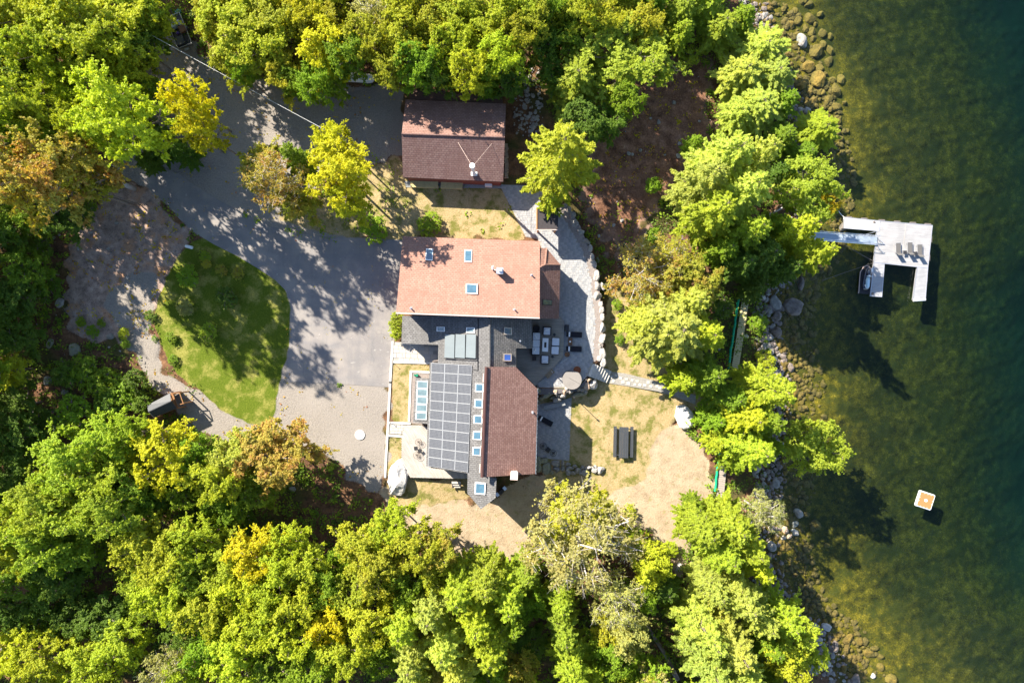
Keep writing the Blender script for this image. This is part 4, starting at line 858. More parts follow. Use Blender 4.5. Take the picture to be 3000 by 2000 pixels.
# overhead wire
t0_ = Vector(P3(330, 40, 7.5)); t1_ = Vector(P3(985, 398, 6.0)); pts = []
for i in range(25): u = i / 24; q = t0_.lerp(t1_, u); q.z -= 1.1 * 4 * u * (1 - u) * .5; pts.append(q)
mb = MB(); mb.path([tuple(p) for p in pts], .022, 5); solo("power_cable", mb, m_white, "thin white overhead cable crossing the gravel drive into the yellow tree", "cable")
t = thing("utility_pole", "short wooden pole hidden in the yellow tree where the cable ends", "pole", (t1_.x, t1_.y, 0)); mb = MB(); mb.tube((0, 0, 0), (0, 0, 6.3), .13, .1, 8); part("pole", mb, m_bwood, t); mb = MB(); mb.box((0, 0, 6.0), (.5, .1, .1)); part("crossarm", mb, m_bwood, t)

# ---------------------------------------------------------------- dock
DK = WZ + .55
def dockpart(name, label, poly, ang, m, w=.15, thk=.28, cat="dock", edge=True):
    z = DK; t = thing(name, label, cat, at(*centre(poly), z)); pts = PP(poly, z)
    boards("boards", poly, z, w, ang, m, t, .05, .02); mb = MB(); mb.poly([(x, y, z - .055) for x, y in pts], thk); part("float", mb, m_alu, t, True)
    if edge:
        mb = MB()
        for i in range(len(pts)): a = pts[i]; b = pts[(i + 1) % len(pts)]; mb.path([(a[0], a[1], z - .01), (b[0], b[1], z - .01)], .05, 4)
        part("rim", mb, m_alu, t, True)
    return t
Z2 = lambda x, y: (2350 + x / 5.2267, 600 + y / 5.2267)
plat = [Z2(1190, 246), Z2(1995, 315), Z2(1925, 965), Z2(1765, 950), Z2(1100, 882), Z2(1145, 402), Z2(1180, 400)]
dA = -.085
big = dockpart("dock", "large silvery floating dock platform with three loungers on it", plat, dA, m_dock)
mb = MB(); mb.path([(*P(*Z2(1590, 285), DK), DK + .004), (*P(*Z2(1545, 700), DK), DK + .004)], .03, 4); part("joint_strip", mb, m_dk1, big, True)
mb = MB()
for q in ((1225, 235), (1460, 255), (1700, 275), (1930, 295), (720, 188), (955, 210)): X, Y = P(*Z2(*q), DK); mb.tube((X - .4, Y, DK - .1), (X + .4, Y - .04, DK - .1), .14, .14, 8)
for q in ((1985, 530), (1955, 810), (1918, 1130), (1893, 1400)): X, Y = P(*Z2(*q), DK); mb.tube((X, Y - .4, DK - .12), (X + .03, Y + .4, DK - .12), .10, .10, 8)
part("fender", mb, m_walld, big, True)
dockpart("dock_finger", "short bright ramp section of dock northwest of the platform with a round grey cleat", [Z2(645, 190), Z2(1186, 246), Z2(1176, 402), Z2(640, 357)], PI / 2 + dA, m_dockl, .2)
dockpart("dock_finger", "western dock finger beside the jet ski", [Z2(1100, 882), Z2(1260, 905), Z2(1220, 1408), Z2(1042, 1396)], dA, m_dockv, .2)
dockpart("dock_finger", "eastern dock finger with a white bumper at its south end", [Z2(1765, 952), Z2(1925, 967), Z2(1886, 1465), Z2(1698, 1455)], dA, m_dockv, .18)
mb = MB(); mb.path([(*P(*Z2(1705, 1462), DK), DK - .05), (*P(*Z2(1890, 1450), DK), DK - .05)], .16, 8); solo("bumper", mb, m_white, "white curved bumper across the end of the eastern dock finger", "bumper")
for (q, l) in (((1103, 266), "round grey cleat cap on the short northwest dock section"), ((1080, 1358), "dark round cap on the end of the western dock finger")):
    mb = MB(); mb.disc((0, 0, 0), .17, .10, 14, .14); solo("cleat", mb, m_walld, l, "cleat", at(*Z2(*q), DK))
# gangway
t = thing("gangway", "long aluminium gangway with truss rails linking the shore to the dock", "gangway", at(*Z2(600, 520), DK)); g0 = [Z2(-250, 385), Z2(1150, 492), Z2(1150, 610), Z2(-250, 500)]
def gz(px): return DK + .15 + max(0, (Z2(1150, 0)[0] - px)) / 260 * .9
gc = [Vector(P3(x, y, gz(x))) for x, y in g0]; mgw = mat("aluminium_sky_tint", (.34, .42, .50), .4, .05, 2, metal=.3); mb = MB(); mb.poly([tuple(p) for p in gc], .08); part("walkway", mb, mgw, t, True)  # shade and sky reflection put into the walkway's blue colour
mb = MB(); N_ = 78
for i in range(N_):
    u = (i + .5) / N_; a = gc[0].lerp(gc[1], u); b = gc[3].lerp(gc[2], u); up = Vector((0, 0, .012)); mb.path([a + up, b + up], .022, 4)
o = part("tread_ribs", mb, m_alu, t, True); o['kind'] = 'stuff'
for (i, j) in ((0, 1), (3, 2)):
    a, b = gc[i], gc[j]; mb = MB(); up = Vector((0, 0, 1.0)); mb.path([a, b], .07, 6); mb.path([a + up, b + up], .04, 6); n_ = 13
    for k in range(n_):
        p = a.lerp(b, k / n_); q = a.lerp(b, (k + .5) / n_); r_ = a.lerp(b, (k + 1) / n_); mb.path([p, q + up, r_], .022, 4)
    part("rail", mb, m_alu, t, True)
for y0_ in (545, 690):
    a = Vector(P3(*Z2(1150, y0_ - 50), DK + .3)); b = Vector(P3(*Z2(1258, y0_ + 55), DK + .08)); c_ = Vector(P3(*Z2(1120, y0_ + 45), DK + .05)); mb = MB(); mb.path([a, b, c_], .035, 5); part("handrail_loop", mb, m_alu, t, True)
for i, (x, y, a, l) in enumerate([(1455, 680, 0, "western taupe lounger on the dock"), (1632, 672, 0, "middle taupe lounger on the dock"), (1783, 705, 0, "eastern taupe lounger on the dock")]):
    px, py = Z2(x, y); lounger(px, py + 3, DK + .01, PI + .06 + RH, l, m_sling, m_alu, False, 1.0, "dock loungers")
for i, (x, y, l) in enumerate([(1548, 735, "small dark table between the western and middle dock loungers"), (1708, 752, "small dark table between the middle and eastern dock loungers")]): sq_table(*Z2(x, y), DK, .48, .1, l)
# jet ski on its float
jt = thing("jet_ski_float", "black floating drive-on dock with a pale rim holding the jet ski", "float", at(*Z2(958, 1150), WZ + .1), -.06)
out = [(-.85, -1.9), (.75, -1.95), (.8, 1.2), (.45, 1.8), (.05, 2.0), (-.4, 1.7), (-.8, 1.0)]
mb = MB(); mb.poly([(x, y, .22) for x, y in out], .3); part("deck", mb, mat("black_rubber", (.025, .025, .03), .7, .2, 3), jt)
mb = MB(); mb.path([(x, y, .24) for x, y in out[:1] + out[::-1]][:-1], .05, 5); part("rim", mb, mat("tan_rope", (.55, .42, .36), .8, .1, 3), jt)
t = thing("jet_ski", "black and white jet ski with pale blue seat on the black float", "jet ski", at(*Z2(975, 1130), WZ + .3), -.08)
def loft(sections, n=14):
    mb = MB(); vs = []
    for (y, w, z0, z1) in sections:
        for i in range(n): a = 2 * PI * i / n; vs.append((w * math.cos(a), y, (z0 + z1) / 2 + (z1 - z0) / 2 * math.sin(a)))
    fs = [(k * n + i, k * n + (i + 1) % n, (k + 1) * n + (i + 1) % n, (k + 1) * n + i) for k in range(len(sections) - 1) for i in range(n)]
    fs += [tuple(range(n - 1, -1, -1)), tuple(range((len(sections) - 1) * n, len(sections) * n))]; mb.add(vs, fs); return mb
part("hull", loft([(-1.55, .42, 0, .3), (-1.0, .55, 0, .42), (0, .58, 0, .5), (.8, .5, 0, .55), (1.3, .3, .1, .5), (1.6, .06, .25, .4)]), mat("black_gloss", (.012, .014, .03), .15, .05, 2, spec=.8), t, smooth=True)
part("seat", loft([(-1.3, .14, .3, .7), (-1.0, .26, .35, .78), (-.3, .27, .35, .8), (.2, .16, .4, .75)]), mat("pale_blue_vinyl", (.42, .58, .66), .5, .05, 2), t, smooth=True)
part("bow_cowl", loft([(.2, .2, .4, .9), (.7, .3, .4, .85), (1.3, .16, .35, .6)]), mat("black_gloss", (.01, .01, .03)), t, smooth=True)
mb = MB(); mb.tube((-.4, .25, .95), (.4, .25, .95), .04, .04, 6); mb.box((0, .3, .88), (.22, .22, .14)); part("handlebar", mb, m_white, t)
mb = MB(); mb.path([(-.3, -.9, .52), (-.22, -1.25, .55), (0, -1.38, .56), (.22, -1.25, .55), (.3, -.9, .52)], .04, 5); part("grab_rail", mb, m_white, t)
t = thing("boat_fender", "white fender between the jet ski and the dock finger", "fender", at(*Z2(1068, 1000), DK - .1), 0); mb = MB(); mb.tube((0, .28, 0), (0, -.25, 0), .14, .14, 10); part("body", mb, m_white, t); mb = MB(); mb.tube((0, -.25, 0), (-.4, -.75, .3), .02, .02, 4); part("line", mb, m_white, t)
for a_, b_, l, mm in (((560, 95, .8), (648, 192, .5), "pale rope from the northwest dock corner to the trees", m_white), ((640, 600, .9), (1103, 868, .5), "dark cable from the gangway to the dock's southwest corner", m_walld), ((300, 1160, -.0), (1100, 885, .4), "thin mooring chain from the shore to the dock's southwest corner", m_walld), ((930, 465, .5), (1150, 405, .5), "short pale strut between the gangway and the dock", m_alu)):
    A = Vector(P3(*Z2(a_[0], a_[1]), WZ + a_[2])); B = Vector(P3(*Z2(b_[0], b_[1]), WZ + b_[2])); pts = []
    for i in range(9): u = i / 8; q = A.lerp(B, u); q.z -= .15 * 4 * u * (1 - u); pts.append(tuple(q))
    mb = MB(); mb.path(pts, .035, 5); solo("mooring_line", mb, mm, l, "mooring line")
# swim platform
pp = [(2696, 1433), (2746, 1449.5), (2728, 1500), (2679, 1480)]; q = [Vector((*P(x, y, WZ + .3), 0)) for x, y in pp]; c_ = sum(q, Vector()) / 4; an = math.atan2((q[1] - q[0]).y, (q[1] - q[0]).x)
t = thing("swim_platform", "square inflatable swim platform with white rim and orange top floating offshore", "swim platform", (c_.x, c_.y, WZ), an)
mb = MB(); mb.box((0, 0, .12), (2.25, 2.25, .36), ch=.12); part("tube_rim", mb, m_white, t); mor = mat("orange_foam", (.43, .17, .062), .7, .04, 1, bump=.05); mb = MB(); mb.box((0, 0, .29), (1.98, 1.98, .03), ch=.01); tp = part("top_pad", mb, mor, t)
mb = MB()
for a in range(4):
    for k in (-1, 0, 1) if a % 2 else (-.5, .5):
        c__, s__ = math.cos(a * PI / 2), math.sin(a * PI / 2); x, y = .88, k * .46; mb.box((x * c__ - y * s__, x * s__ + y * c__, .309), (.035, .12, .008), a * PI / 2)
part("dash_mark", mb, m_white, tp)
mb = MB(); vs = [(.23 * math.cos(a) * (1 + .12 * math.cos(3 * a)), .21 * math.sin(a) * (1.1 if math.sin(a) > 0 else .8), .315) for a in [2 * PI * i / 20 for i in range(20)]]; mb.poly(vs, .008); part("emblem", mb, m_white, tp)
mb = MB(); mb.path([(-.05, .05, .318), (.04, -.02, .318), (-.02, -.06, .318)], .012, 4); part("emblem_line", mb, mor, tp)
# boardwalks with green silt tube
def walkway(pts, wd, m, label, n, tubepts, tl):
    A = [PG(x, y) for x, y in pts]; t = thing("boardwalk", label, "boardwalk", tuple((A[0] + A[-1]) / 2)); tot = sum((b - a).length for a, b in zip(A[:-1], A[1:])); k = int(tot / .3); rr = random.Random(1)
    for i in range(k):
        s0 = (i + .5) / k * tot; j = 0
        while s0 > (A[j + 1] - A[j]).length and j < len(A) - 2: s0 -= (A[j + 1] - A[j]).length; j += 1
        dd = (A[j + 1] - A[j]).normalized(); p = A[j] + dd * s0; z = max(A[0].z, A[-1].z) + .35; mb = MB(); mb.box((0, 0, 0), (wd, .27, .05)); o = part("plank", mb, m, t); o.location = Vector((p.x, p.y, z + rr.uniform(0, .01))) - Vector(t.location); o.rotation_euler = (0, 0, math.atan2(dd.y, dd.x) - PI / 2 + rr.uniform(-.02, .02))
    mb = MB()
    for q in (-.35, .35): mb.path([(p.x + q * wd, p.y, max(A[0].z, A[-1].z) + .25) for p in A], .07, 4)
    part("stringer", mb, m_walld, t, True)
    T = [PG(x, y, .45) for x, y in tubepts]; mb = MB(); T2 = [p + Vector((rr.uniform(-.05, .05), 0, rr.uniform(-.03, .03))) for p in T]; mb.path([tuple(p) for p in T2], .16, 8); solo("silt_tube", mb, mat("green_mesh", (.005, .33, .16), .6, .2, 5), tl, "tube")
m_bw = mat("new_yellow_planks", (.52, .44, .24), .75, .1, 3); m_bw2 = mat("grey_planks", (.33, .28, .24), .8, .2, 3)
def dense(a, b, n): return [(a[0] + (b[0] - a[0]) * i / n + random.uniform(-1, 1), a[1] + (b[1] - a[1]) * i / n) for i in range(n + 1)]
walkway([(2184, 830), (2183, 860), (2165, 985), (2150, 1085)], .95, m_bw, "new yellow plank boardwalk along the shore under the trees", 0, dense((2161, 870), (2150, 950), 5) + dense((2147, 965), (2131, 1080), 8), "bright green tube running along the yellow boardwalk")
walkway([(2119, 1325), (2105, 1480)], 1.0, m_bw2, "weathered grey plank boardwalk at the east edge of the bare lawn", 0, dense((2105, 1325), (2092, 1436), 9), "bright green tube running along the grey boardwalk")
t = thing("timber_landing", "grey timber landing frame at the waterline half hidden by a hemlock", "landing", tuple(PG(2264, 1106))); L_ = PG(2264, 1106)
for k in range(8): mb = MB(); mb.box((0, -.8 + k * .22, .5), (1.4, .2, .06)); part("plank", mb, m_bw2, t)
mb = MB(); mb.box((.75, 0, .45), (.14, 2.0, .2)); mb.box((0, .98, .45), (1.6, .14, .2)); part("beam", mb, m_dk1, t)
# ---------------------------------------------------------------- rocks
def rock_mesh(seed, sub=3, planes=11, name="rock_shape"):
    r = np.random.default_rng(seed); bm = bmesh.new(); bmesh.ops.create_icosphere(bm, subdivisions=sub, radius=1.0)
    V = np.array([v.co[:] for v in bm.verts]); V /= np.linalg.norm(V, axis=1, keepdims=True)
    N = r.normal(size=(planes, 3)); N /= np.linalg.norm(N, axis=1, keepdims=True); d = r.uniform(.66, 1.0, planes)
    dots = V @ N.T; rad = np.where(dots > .05, d / np.maximum(dots, .05), 9).min(axis=1); rad = np.minimum(rad, 1.12)
    rad = rad * .9 + .1 * .95
    for v, c, k in zip(bm.verts, V, rad): v.co = Vector(c) * (k * (1 + .10 * noise.noise(Vector(c) * 1.6 + Vector((seed, 0, 0))) + .05 * noise.noise(Vector(c) * 4.5 + Vector((seed, 5, 0)))))
    me = bpy.data.meshes.new(name); bm.to_mesh(me); bm.free(); return me
def rockmat(name, c1, c2, c3, rough=.85, sc=1.2):
    m, nt = newmat(name); s = NT(nt); v = s.coord(1.0); oi = s.n("ShaderNodeObjectInfo")
    a = s.noise(v, sc * 1.4, 6, .65); b = s.noise(v, 7, 5, .7); c = s.ramp(a, [(.35, c1), (.65, c2)]); c = s.mix(s.rng(b, .5, .7, 0, .6), c, c3)
    c = s.mix(s.rng(oi.outputs['Random'], 0, 1, 0, .35, False), c, tuple(x * .6 for x in c1)); s.out(c, rough, s.bump(s.math('ADD', a, b), .8, .12), spec=.25); return m
m_rw = rockmat("white_granite", (.38, .35, .32), (.52, .49, .45), (.22, .20, .18)); m_rg = rockmat("grey_granite", (.24, .225, .20), (.42, .395, .36), (.16, .145, .13))
m_rd = rockmat("dark_wet_rock", (.13, .105, .09), (.28, .23, .20), (.05, .045, .04), .5); m_ry = rockmat("algae_gold_rock", (.11, .08, .016), (.24, .165, .032), (.04, .032, .01), .8, 2.2); m_ro = rockmat("mossy_rock", (.22, .22, .15), (.36, .34, .25), (.10, .12, .06))
m_rwh = rockmat("bright_granite", (.52, .50, .47), (.66, .64, .61), (.28, .26, .24)); m_rb = rockmat("tan_rock", (.48, .33, .22), (.62, .48, .36), (.30, .2, .13))
RM = {}
def rock(m, k, sub=3):
    if (m.name, k, sub) not in RM: me = rock_mesh(100 + k, sub); me.materials.append(m); RM[(m.name, k, sub)] = me
    return RM[(m.name, k, sub)]
def put_rock(name, m, px, py, rx, ry, hz_, rz=0.0, parent=None, k=None, base=None, label=None, cat=None, group=None, sink=.35, sub=3):
    """rx, ry half sizes in plan pixels; hz_ half height in metres"""
    k = int(px * 7 + py * 13) % 7 if k is None else k; p = PG(px, py) if base is None else Vector((*P(px, py, base), base))
    p = Vector((*P(px, py, p.z + hz_ * .8), p.z)) ; o = obj(name, rock(m, k, sub), parent); L = root_loc(parent) if parent else Vector()
    o.location = p + Vector((0, 0, hz_ * (1 - 2 * sink) * .9)) - L; o.scale = (rx / 22, ry / 22, hz_); o.rotation_euler = (0, 0, rz)
    if label: o['label'] = label
    if cat: o['category'] = cat
    if group: o['group'] = group
    return o
put_rock("boulder", m_rwh, 1167, 1402, 34, 53, 1.3, -.38, k=2, base=0, label="huge smooth white boulder against the diagonal deck's southwest corner", cat="boulder", sub=4)
put_rock("boulder", m_rwh, 2005, 1222, 27, 34, .85, .45, k=5, label="big angular white boulder on the bare lawn under a hemlock", cat="boulder", sub=4)
# east boulder wall
t = thing("boulder_wall", "row of large pale boulders retaining the curved east edge of the upper patio", "boulder wall", tuple(PG(1760, 850)))
E5 = lambda x, y: (1450 + x / 5.2275, 880 + y / 5.2275); F4 = lambda x, y: (1500 + x / 4.48, 550 + y / 4.48); G4 = lambda x, y: (1500 + x / 4.48, 1050 + y / 4.48)
for (q, a, b, rz) in [(F4(700, 235), 9, 8, 0), (F4(745, 280), 8, 9, .3), (F4(785, 355), 12, 10, .5), (F4(830, 465), 13, 11, .5), (F4(895, 580), 14, 11, -.7), (F4(965, 705), 14, 10, -.3), (F4(1025, 795), 8, 11, 0), (F4(1045, 900), 8, 10, .3), (F4(1075, 1000), 10, 13, .2), (F4(1105, 1150), 11, 16, 0), (F4(1120, 1290), 12, 15, .3), (F4(1195, 1290), 6, 12, .2),
                      (F4(1120, 1420), 13, 14, .3), (E5(1625, 60), 8, 9, 0), (E5(1630, 140), 9, 12, 0), (E5(1650, 255), 8, 12, 0), (E5(1650, 420), 9, 17, 0), (E5(1650, 590), 11, 15, -.3), (E5(1610, 700), 7, 8, 0), (E5(1640, 810), 12, 17, .2), (E5(1655, 940), 10, 15, .1), (E5(1600, 890), 8, 9, 0)]:
    put_rock("boulder", m_rw if q[0] > 1716 else m_rg, q[0], q[1], a, b, .62, rz, t, base=-.45, sink=.3)
for (x, y, a, b) in [(1752, 761, 6, 9), (1788, 836, 7, 9)]: put_rock("boulder", m_ro, x, y, a, b, .35, 0, label="small mossy boulder outside the north part of the patio wall" if y < 800 else "small white boulder outside the middle of the patio wall", cat="boulder")
t = thing("boulder_wall", "mixed boulder wall between the hot tub patio and the lower patio", "boulder wall", tuple(PG(1640, 1165)))
for (x, y, a, b, rz, m, z) in [(1580, 1144, 7, 10, 0, m_ro, -.2), (1587, 1165, 8, 8, .2, m_ro, -.8), (1598, 1157, 16, 9, .3, m_ro, -.5), (1612, 1151, 10, 8, 0, m_ro, -.4), (1620, 1165, 10, 6, .2, m_ro, -1.0), (1635, 1158, 8, 6, 0, m_rg, -.6), (1634, 1170, 14, 8, .3, m_rg, -1.0), (1650, 1158, 10, 10, .6, m_rw, -.5), (1655, 1148, 9, 8, .8, m_rb, -.3), (1660, 1138, 6, 6, 0, m_rw, -.2),
                            (1672, 1147, 10, 7, .3, m_rg, -.4), (1693, 1139, 10, 8, .2, m_rg, -.2), (1707, 1142, 8, 6, 0, m_rg, -.3), (1720, 1131, 12, 12, .3, m_rb, -.4), (1738, 1127, 13, 18, -.5, m_rw, -.7), (1695, 1155, 22, 9, .1, m_ro, -.9), (1716, 1147, 8, 8, 0, m_rg, -.7), (1575, 1178, 8, 7, 0, m_ro, -1.2), (1727, 1113, 7, 5, .4, m_rb, -.2)]:
    put_rock("boulder", m, x, y, a, b, .55, rz, t, base=z - .2, sink=.3)
t = thing("boulder_wall", "low wall of pale shaded boulders along the south edge of the lower patio", "boulder wall", tuple(PG(1670, 1375)))
for (x, y, a, b, rz) in [(570, 390, 12, 14, .6), (345, 1345, 12, 13, .5), (345, 1440, 12, 14, -.5), (430, 1340, 12, 8, .2), (463, 1450, 14, 18, 0), (580, 1380, 14, 9, -.2), (588, 1455, 12, 9, .2), (668, 1380, 6, 9, 0), (668, 1450, 7, 9, 0), (738, 1388, 8, 6, 0), (762, 1440, 12, 7, 0), (735, 1495, 8, 9, .3), (808, 1502, 9, 6, 0), (828, 1415, 8, 5, .3), (868, 1470, 10, 10, .3), (930, 1432, 8, 6, 0), (962, 1500, 12, 10, 0), (1018, 1435, 13, 6, 0), (1090, 1455, 11, 11, .2), (1165, 1462, 12, 12, .5), (905, 1510, 6, 5, 0), (520, 1500, 7, 6, 0)][1:]:
    q = G4(x, y); put_rock("boulder", m_rw if x > 1000 else m_rg if x > 520 else m_ro, q[0], q[1], a, b, .5, rz, t, sink=.3)
t = thing("boulder", "reddish potted rock cluster behind the hot tub wall", "rock", tuple(PG(1628, 1146))); t['category'] = 'rock'
o = obj("stone", rock(m_rb, 3), t); o.scale = (.3, .22, .2); o.location = (0, 0, .1); o = obj("stone", rock(m_rw, 4), t); o.scale = (.18, .2, .18); o.location = (.05, -.3, .1)
# woods rocks
WR = [(135, 1115, 13, 12, m_rg, "pale rock in the western woods, nearest the log pile"), (187, 1148, 10, 8, m_rg, "pale rounded rock in the western woods east of its larger neighbour"), (212, 1024, 18, 17, m_ro, "large round mossy boulder west of the gravel loop"), (145, 1005, 16, 9, m_ro, "flat grey green rock at the edge of the western woods"), (198, 1190, 7, 6, m_rg, "small pale rock south in the western woods"),
      (173, 886, 15, 11, m_rg, "pale bluish pointed rock beside the mulch slope"), (128, 692, 12, 8, m_ro, "grey rock in shade under the western trees"), (373, 813, 5, 5, m_rw, "small white stone on the mulch slope"), (340, 652, 5, 6, m_rg, "small pale stone high on the mulch slope"), (316, 728, 5, 6, m_rg, "small pale stone in the middle of the mulch slope"), (263, 680, 4, 7, m_rg, "thin pale stone at the west side of the mulch slope"), (322, 985, 12, 10, m_rg, "grey stone in the gravel loop by the west slope"),
      (856, 1433, 11, 8, m_rg, "rounded grey rock in the leaf litter below the red leaved tree"), (2116, 880, 14, 16, m_rb, "brownish round boulder west of the yellow boardwalk"), (2113, 898, 16, 13, m_rw, "flat white boulder west of the yellow boardwalk"), (2112, 872, 10, 14, m_rw, "narrow white boulder leaning on the brownish one"), (2085, 880, 16, 12, m_rb, "tan boulder nearest the hemlocks west of the yellow boardwalk"),
      (1930, 357, 5, 8, m_rg, "grey standing stone on the needle covered clearing"), (1975, 300, 7, 6, m_rg, "grey stone at the north of the needle covered clearing"), (2047, 405, 5, 11, m_rw, "white elongated stone at the clearing's east side"), (1988, 456, 6, 8, m_rw, "white stone beside the hemlock at the clearing's east side"), (1991, 420, 5, 6, m_rw, "small white stone just north of another at the clearing's east side"), (1877, 440, 6, 5, m_rg, "grey stone in the middle of the clearing"), (1842, 449, 5, 7, m_rg, "grey stone in shade at the clearing's west side"),
      (1798, 660, 6, 4, m_rw, "small white stone north of the others outside the patio wall"), (1822, 646, 6, 4, m_rw, "tiny pale stone on the slope outside the patio wall"), (1755, 690, 5, 4, m_rw, "tiny white stone close to the patio wall"), (1990, 1660, 14, 10, m_rw, "pale rubble rock beside the sandy track at the bottom of the lawn"), (2030, 1672, 8, 7, m_rw, "small pale rock beside the sandy track"), (1500 + 460 / 4.48, 1178, 3, 3, m_rg, "tiny grey pebble"), ]
for (x, y, a, b, m, l) in WR[:-1]: put_rock("rock", m, x, y, a, b, min(a, b) / 22 * .8, (x * .37) % 1.5, label=l, cat="rock")
# shore rocks: the large ones one by one
def zone(y): return "the north shore" if y < 420 else "the shore by the gangway" if y < 800 else "the rocky shore south of the gangway" if y < 1130 else "the shaded shore near the overhanging maple" if y < 1500 else "the southern point"
put_rock("boulder", m_rg, 2352, 118, 18, 24, .8, .3, label="large grey and white boulder standing out of the shallows at the north shore", cat="boulder", sink=.3)
put_rock("boulder", m_rd, 2330, 900, 31, 25, .95, -.5, label="biggest dark flat boulder at the waterline south of the gangway", cat="boulder", sink=.3, sub=4)
big_s = [(2275, 886, 17, 22, m_rg), (2281, 893, 12, 12, m_rg), (2236, 871, 9, 9, m_rw), (2250, 860, 8, 7, m_rg), (2254, 912, 9, 9, m_rg), (2280, 925, 16, 19, m_rd), (2277, 972, 24, 19, m_rd), (2242, 988, 8, 10, m_rb), (2257, 988, 8, 11, m_rw), (2252, 1012, 10, 10, m_rg), (2238, 1020, 10, 11, m_rg), (2269, 1050, 9, 8, m_rw), (2253, 1058, 6, 9, m_rw), (2247, 1070, 9, 9, m_rw), (2184, 985, 12, 8, m_rw), (2260, 1030, 10, 10, m_rg), (2290, 1095, 7, 8, m_rg), (2318, 1076, 12, 18, m_rd),
         (2348, 832, 14, 26, m_rd), (2317, 805, 8, 8, m_rw), (2274, 1246, 11, 10, m_rg), (2248, 1350, 8, 7, m_rw), (2240, 1388, 6, 7, m_rw), (2239, 1418, 8, 8, m_rg), (2218, 1375, 12, 13, m_rg), (2253, 1403, 5, 5, m_rw), (2341, 1504, 14, 17, m_rg), (2329, 1535, 12, 8, m_rg), (2330, 1559, 14, 10, m_rw), (2301, 1552, 12, 12, m_rb), (2312, 1570, 10, 7, m_rb), (2296, 1575, 8, 8, m_rg), (2263, 1600, 14, 16, m_rg), (2275, 1415, 12, 16, m_rg), (2300, 1408, 9, 9, m_rd),
         (2387, 1834, 14, 12, m_rg), (2424, 1838, 17, 11, m_rw), (2447, 1895, 15, 24, m_rd), (2402, 1880, 12, 12, m_rw), (2421, 1918, 9, 12, m_rw), (2406, 1942, 7, 9, m_rg), (2425, 1945, 13, 12, m_rw), (2385, 1940, 18, 18, m_rg), (2385, 1965, 14, 16, m_rg), (2297, 1951, 11, 11, m_rg), (2559, 1980, 10, 9, m_rw), (2510, 1992, 18, 20, m_rd), (2440, 1920, 7, 9, m_rg), (2345, 322, 10, 10, m_rg), (2365, 322, 11, 9, m_rg), (2345, 335, 12, 7, m_rg), (2240, 45, 10, 14, m_rg), (2258, 52, 9, 9, m_rg), (2245, 12, 14, 8, m_rd), (2322, 290, 10, 8, m_rg), (2290, 480, 10, 12, m_rg), (2470, 665, 12, 18, m_rd)]
for (x, y, a, b, m) in big_s:
    cn = {m_rg: "grey", m_rw: "pale", m_rd: "dark wet", m_rb: "orange tan"}[m]; put_rock("shore_rock", m, x, y, a * (.82 if m is m_rd else 1), b * (.82 if m is m_rd else 1), min(a, b) / 22 * .75, (x * .73 + y) % 1.5 - .7, label="%s rock at %s" % (cn, zone(y)), cat="rock", group="%s rocks at %s" % (cn, zone(y)), sink=.25)
# submerged golden rocks, north shallows
gold = [(2350, 5, 10, 8), (2372, 10, 16, 10), (2365, 0, 12, 8), (2376, 52, 19, 17), (2405, 40, 10, 12), (2362, 82, 10, 14), (2380, 92, 12, 15), (2412, 95, 16, 12), (2384, 112, 12, 10), (2435, 105, 9, 12), (2434, 145, 11, 17), (2412, 128, 11, 11), (2395, 148, 20, 24), (2430, 178, 13, 18), (2403, 200, 14, 13), (2370, 190, 20, 20), (2402, 232, 28, 24), (2440, 232, 11, 11), (2466, 232, 16, 13), (2452, 262, 17, 22), (2430, 290, 14, 20), (2412, 272, 11, 12), (2400, 270, 9, 9), (2452, 310, 14, 15), (2435, 320, 10, 8), (2460, 350, 12, 10), (2484, 382, 7, 7), (2465, 405, 12, 9), (2470, 445, 10, 10), (2435, 460, 14, 16), (2455, 485, 12, 12), (2420, 215, 9, 8), (2475, 300, 8, 8), (2340, 60, 12, 14), (2330, 30, 10, 10), (2318, 70, 14, 12), (2390, 70, 8, 8), (2350, 250, 16, 18), (2376, 260, 12, 10), (2425, 395, 9, 9), (2445, 425, 9, 8),
        (2370, 860, 12, 12), (2385, 880, 9, 9), (2366, 920, 9, 9), (2352, 942, 9, 7), (2328, 1000, 7, 7), (2340, 985, 6, 6), (2392, 842, 11, 11), (2375, 900, 8, 8), (2330, 1155, 11, 12), (2350, 1180, 8, 8), (2352, 1192, 11, 7), (2335, 1405, 12, 10), (2365, 1415, 10, 12), (2330, 1465, 10, 9), (2352, 1470, 11, 8), (2395, 1538, 18, 14), (2425, 1597, 10, 8), (2545, 1912, 14, 16), (2565, 1900, 14, 9), (2580, 1925, 10, 12), (2580, 1955, 13, 12), (2612, 1990, 20, 14), (2520, 1880, 14, 12), (2490, 1870, 12, 16)]
r = random.Random(12)
for (x, y, a, b) in gold:
    z = "off the north shore" if y < 600 else "off the shore south of the gangway" if y < 1300 else "off the southern point"
    q = PG(x, y); put_rock("submerged_rock", m_ry, x, y, a * .98, b * .98, min(a, b) / 22 * .8, r.uniform(-1.5, 1.5), label="rounded golden rock under shallow water " + z, cat="rock", group="golden submerged rocks " + z, sink=.4)
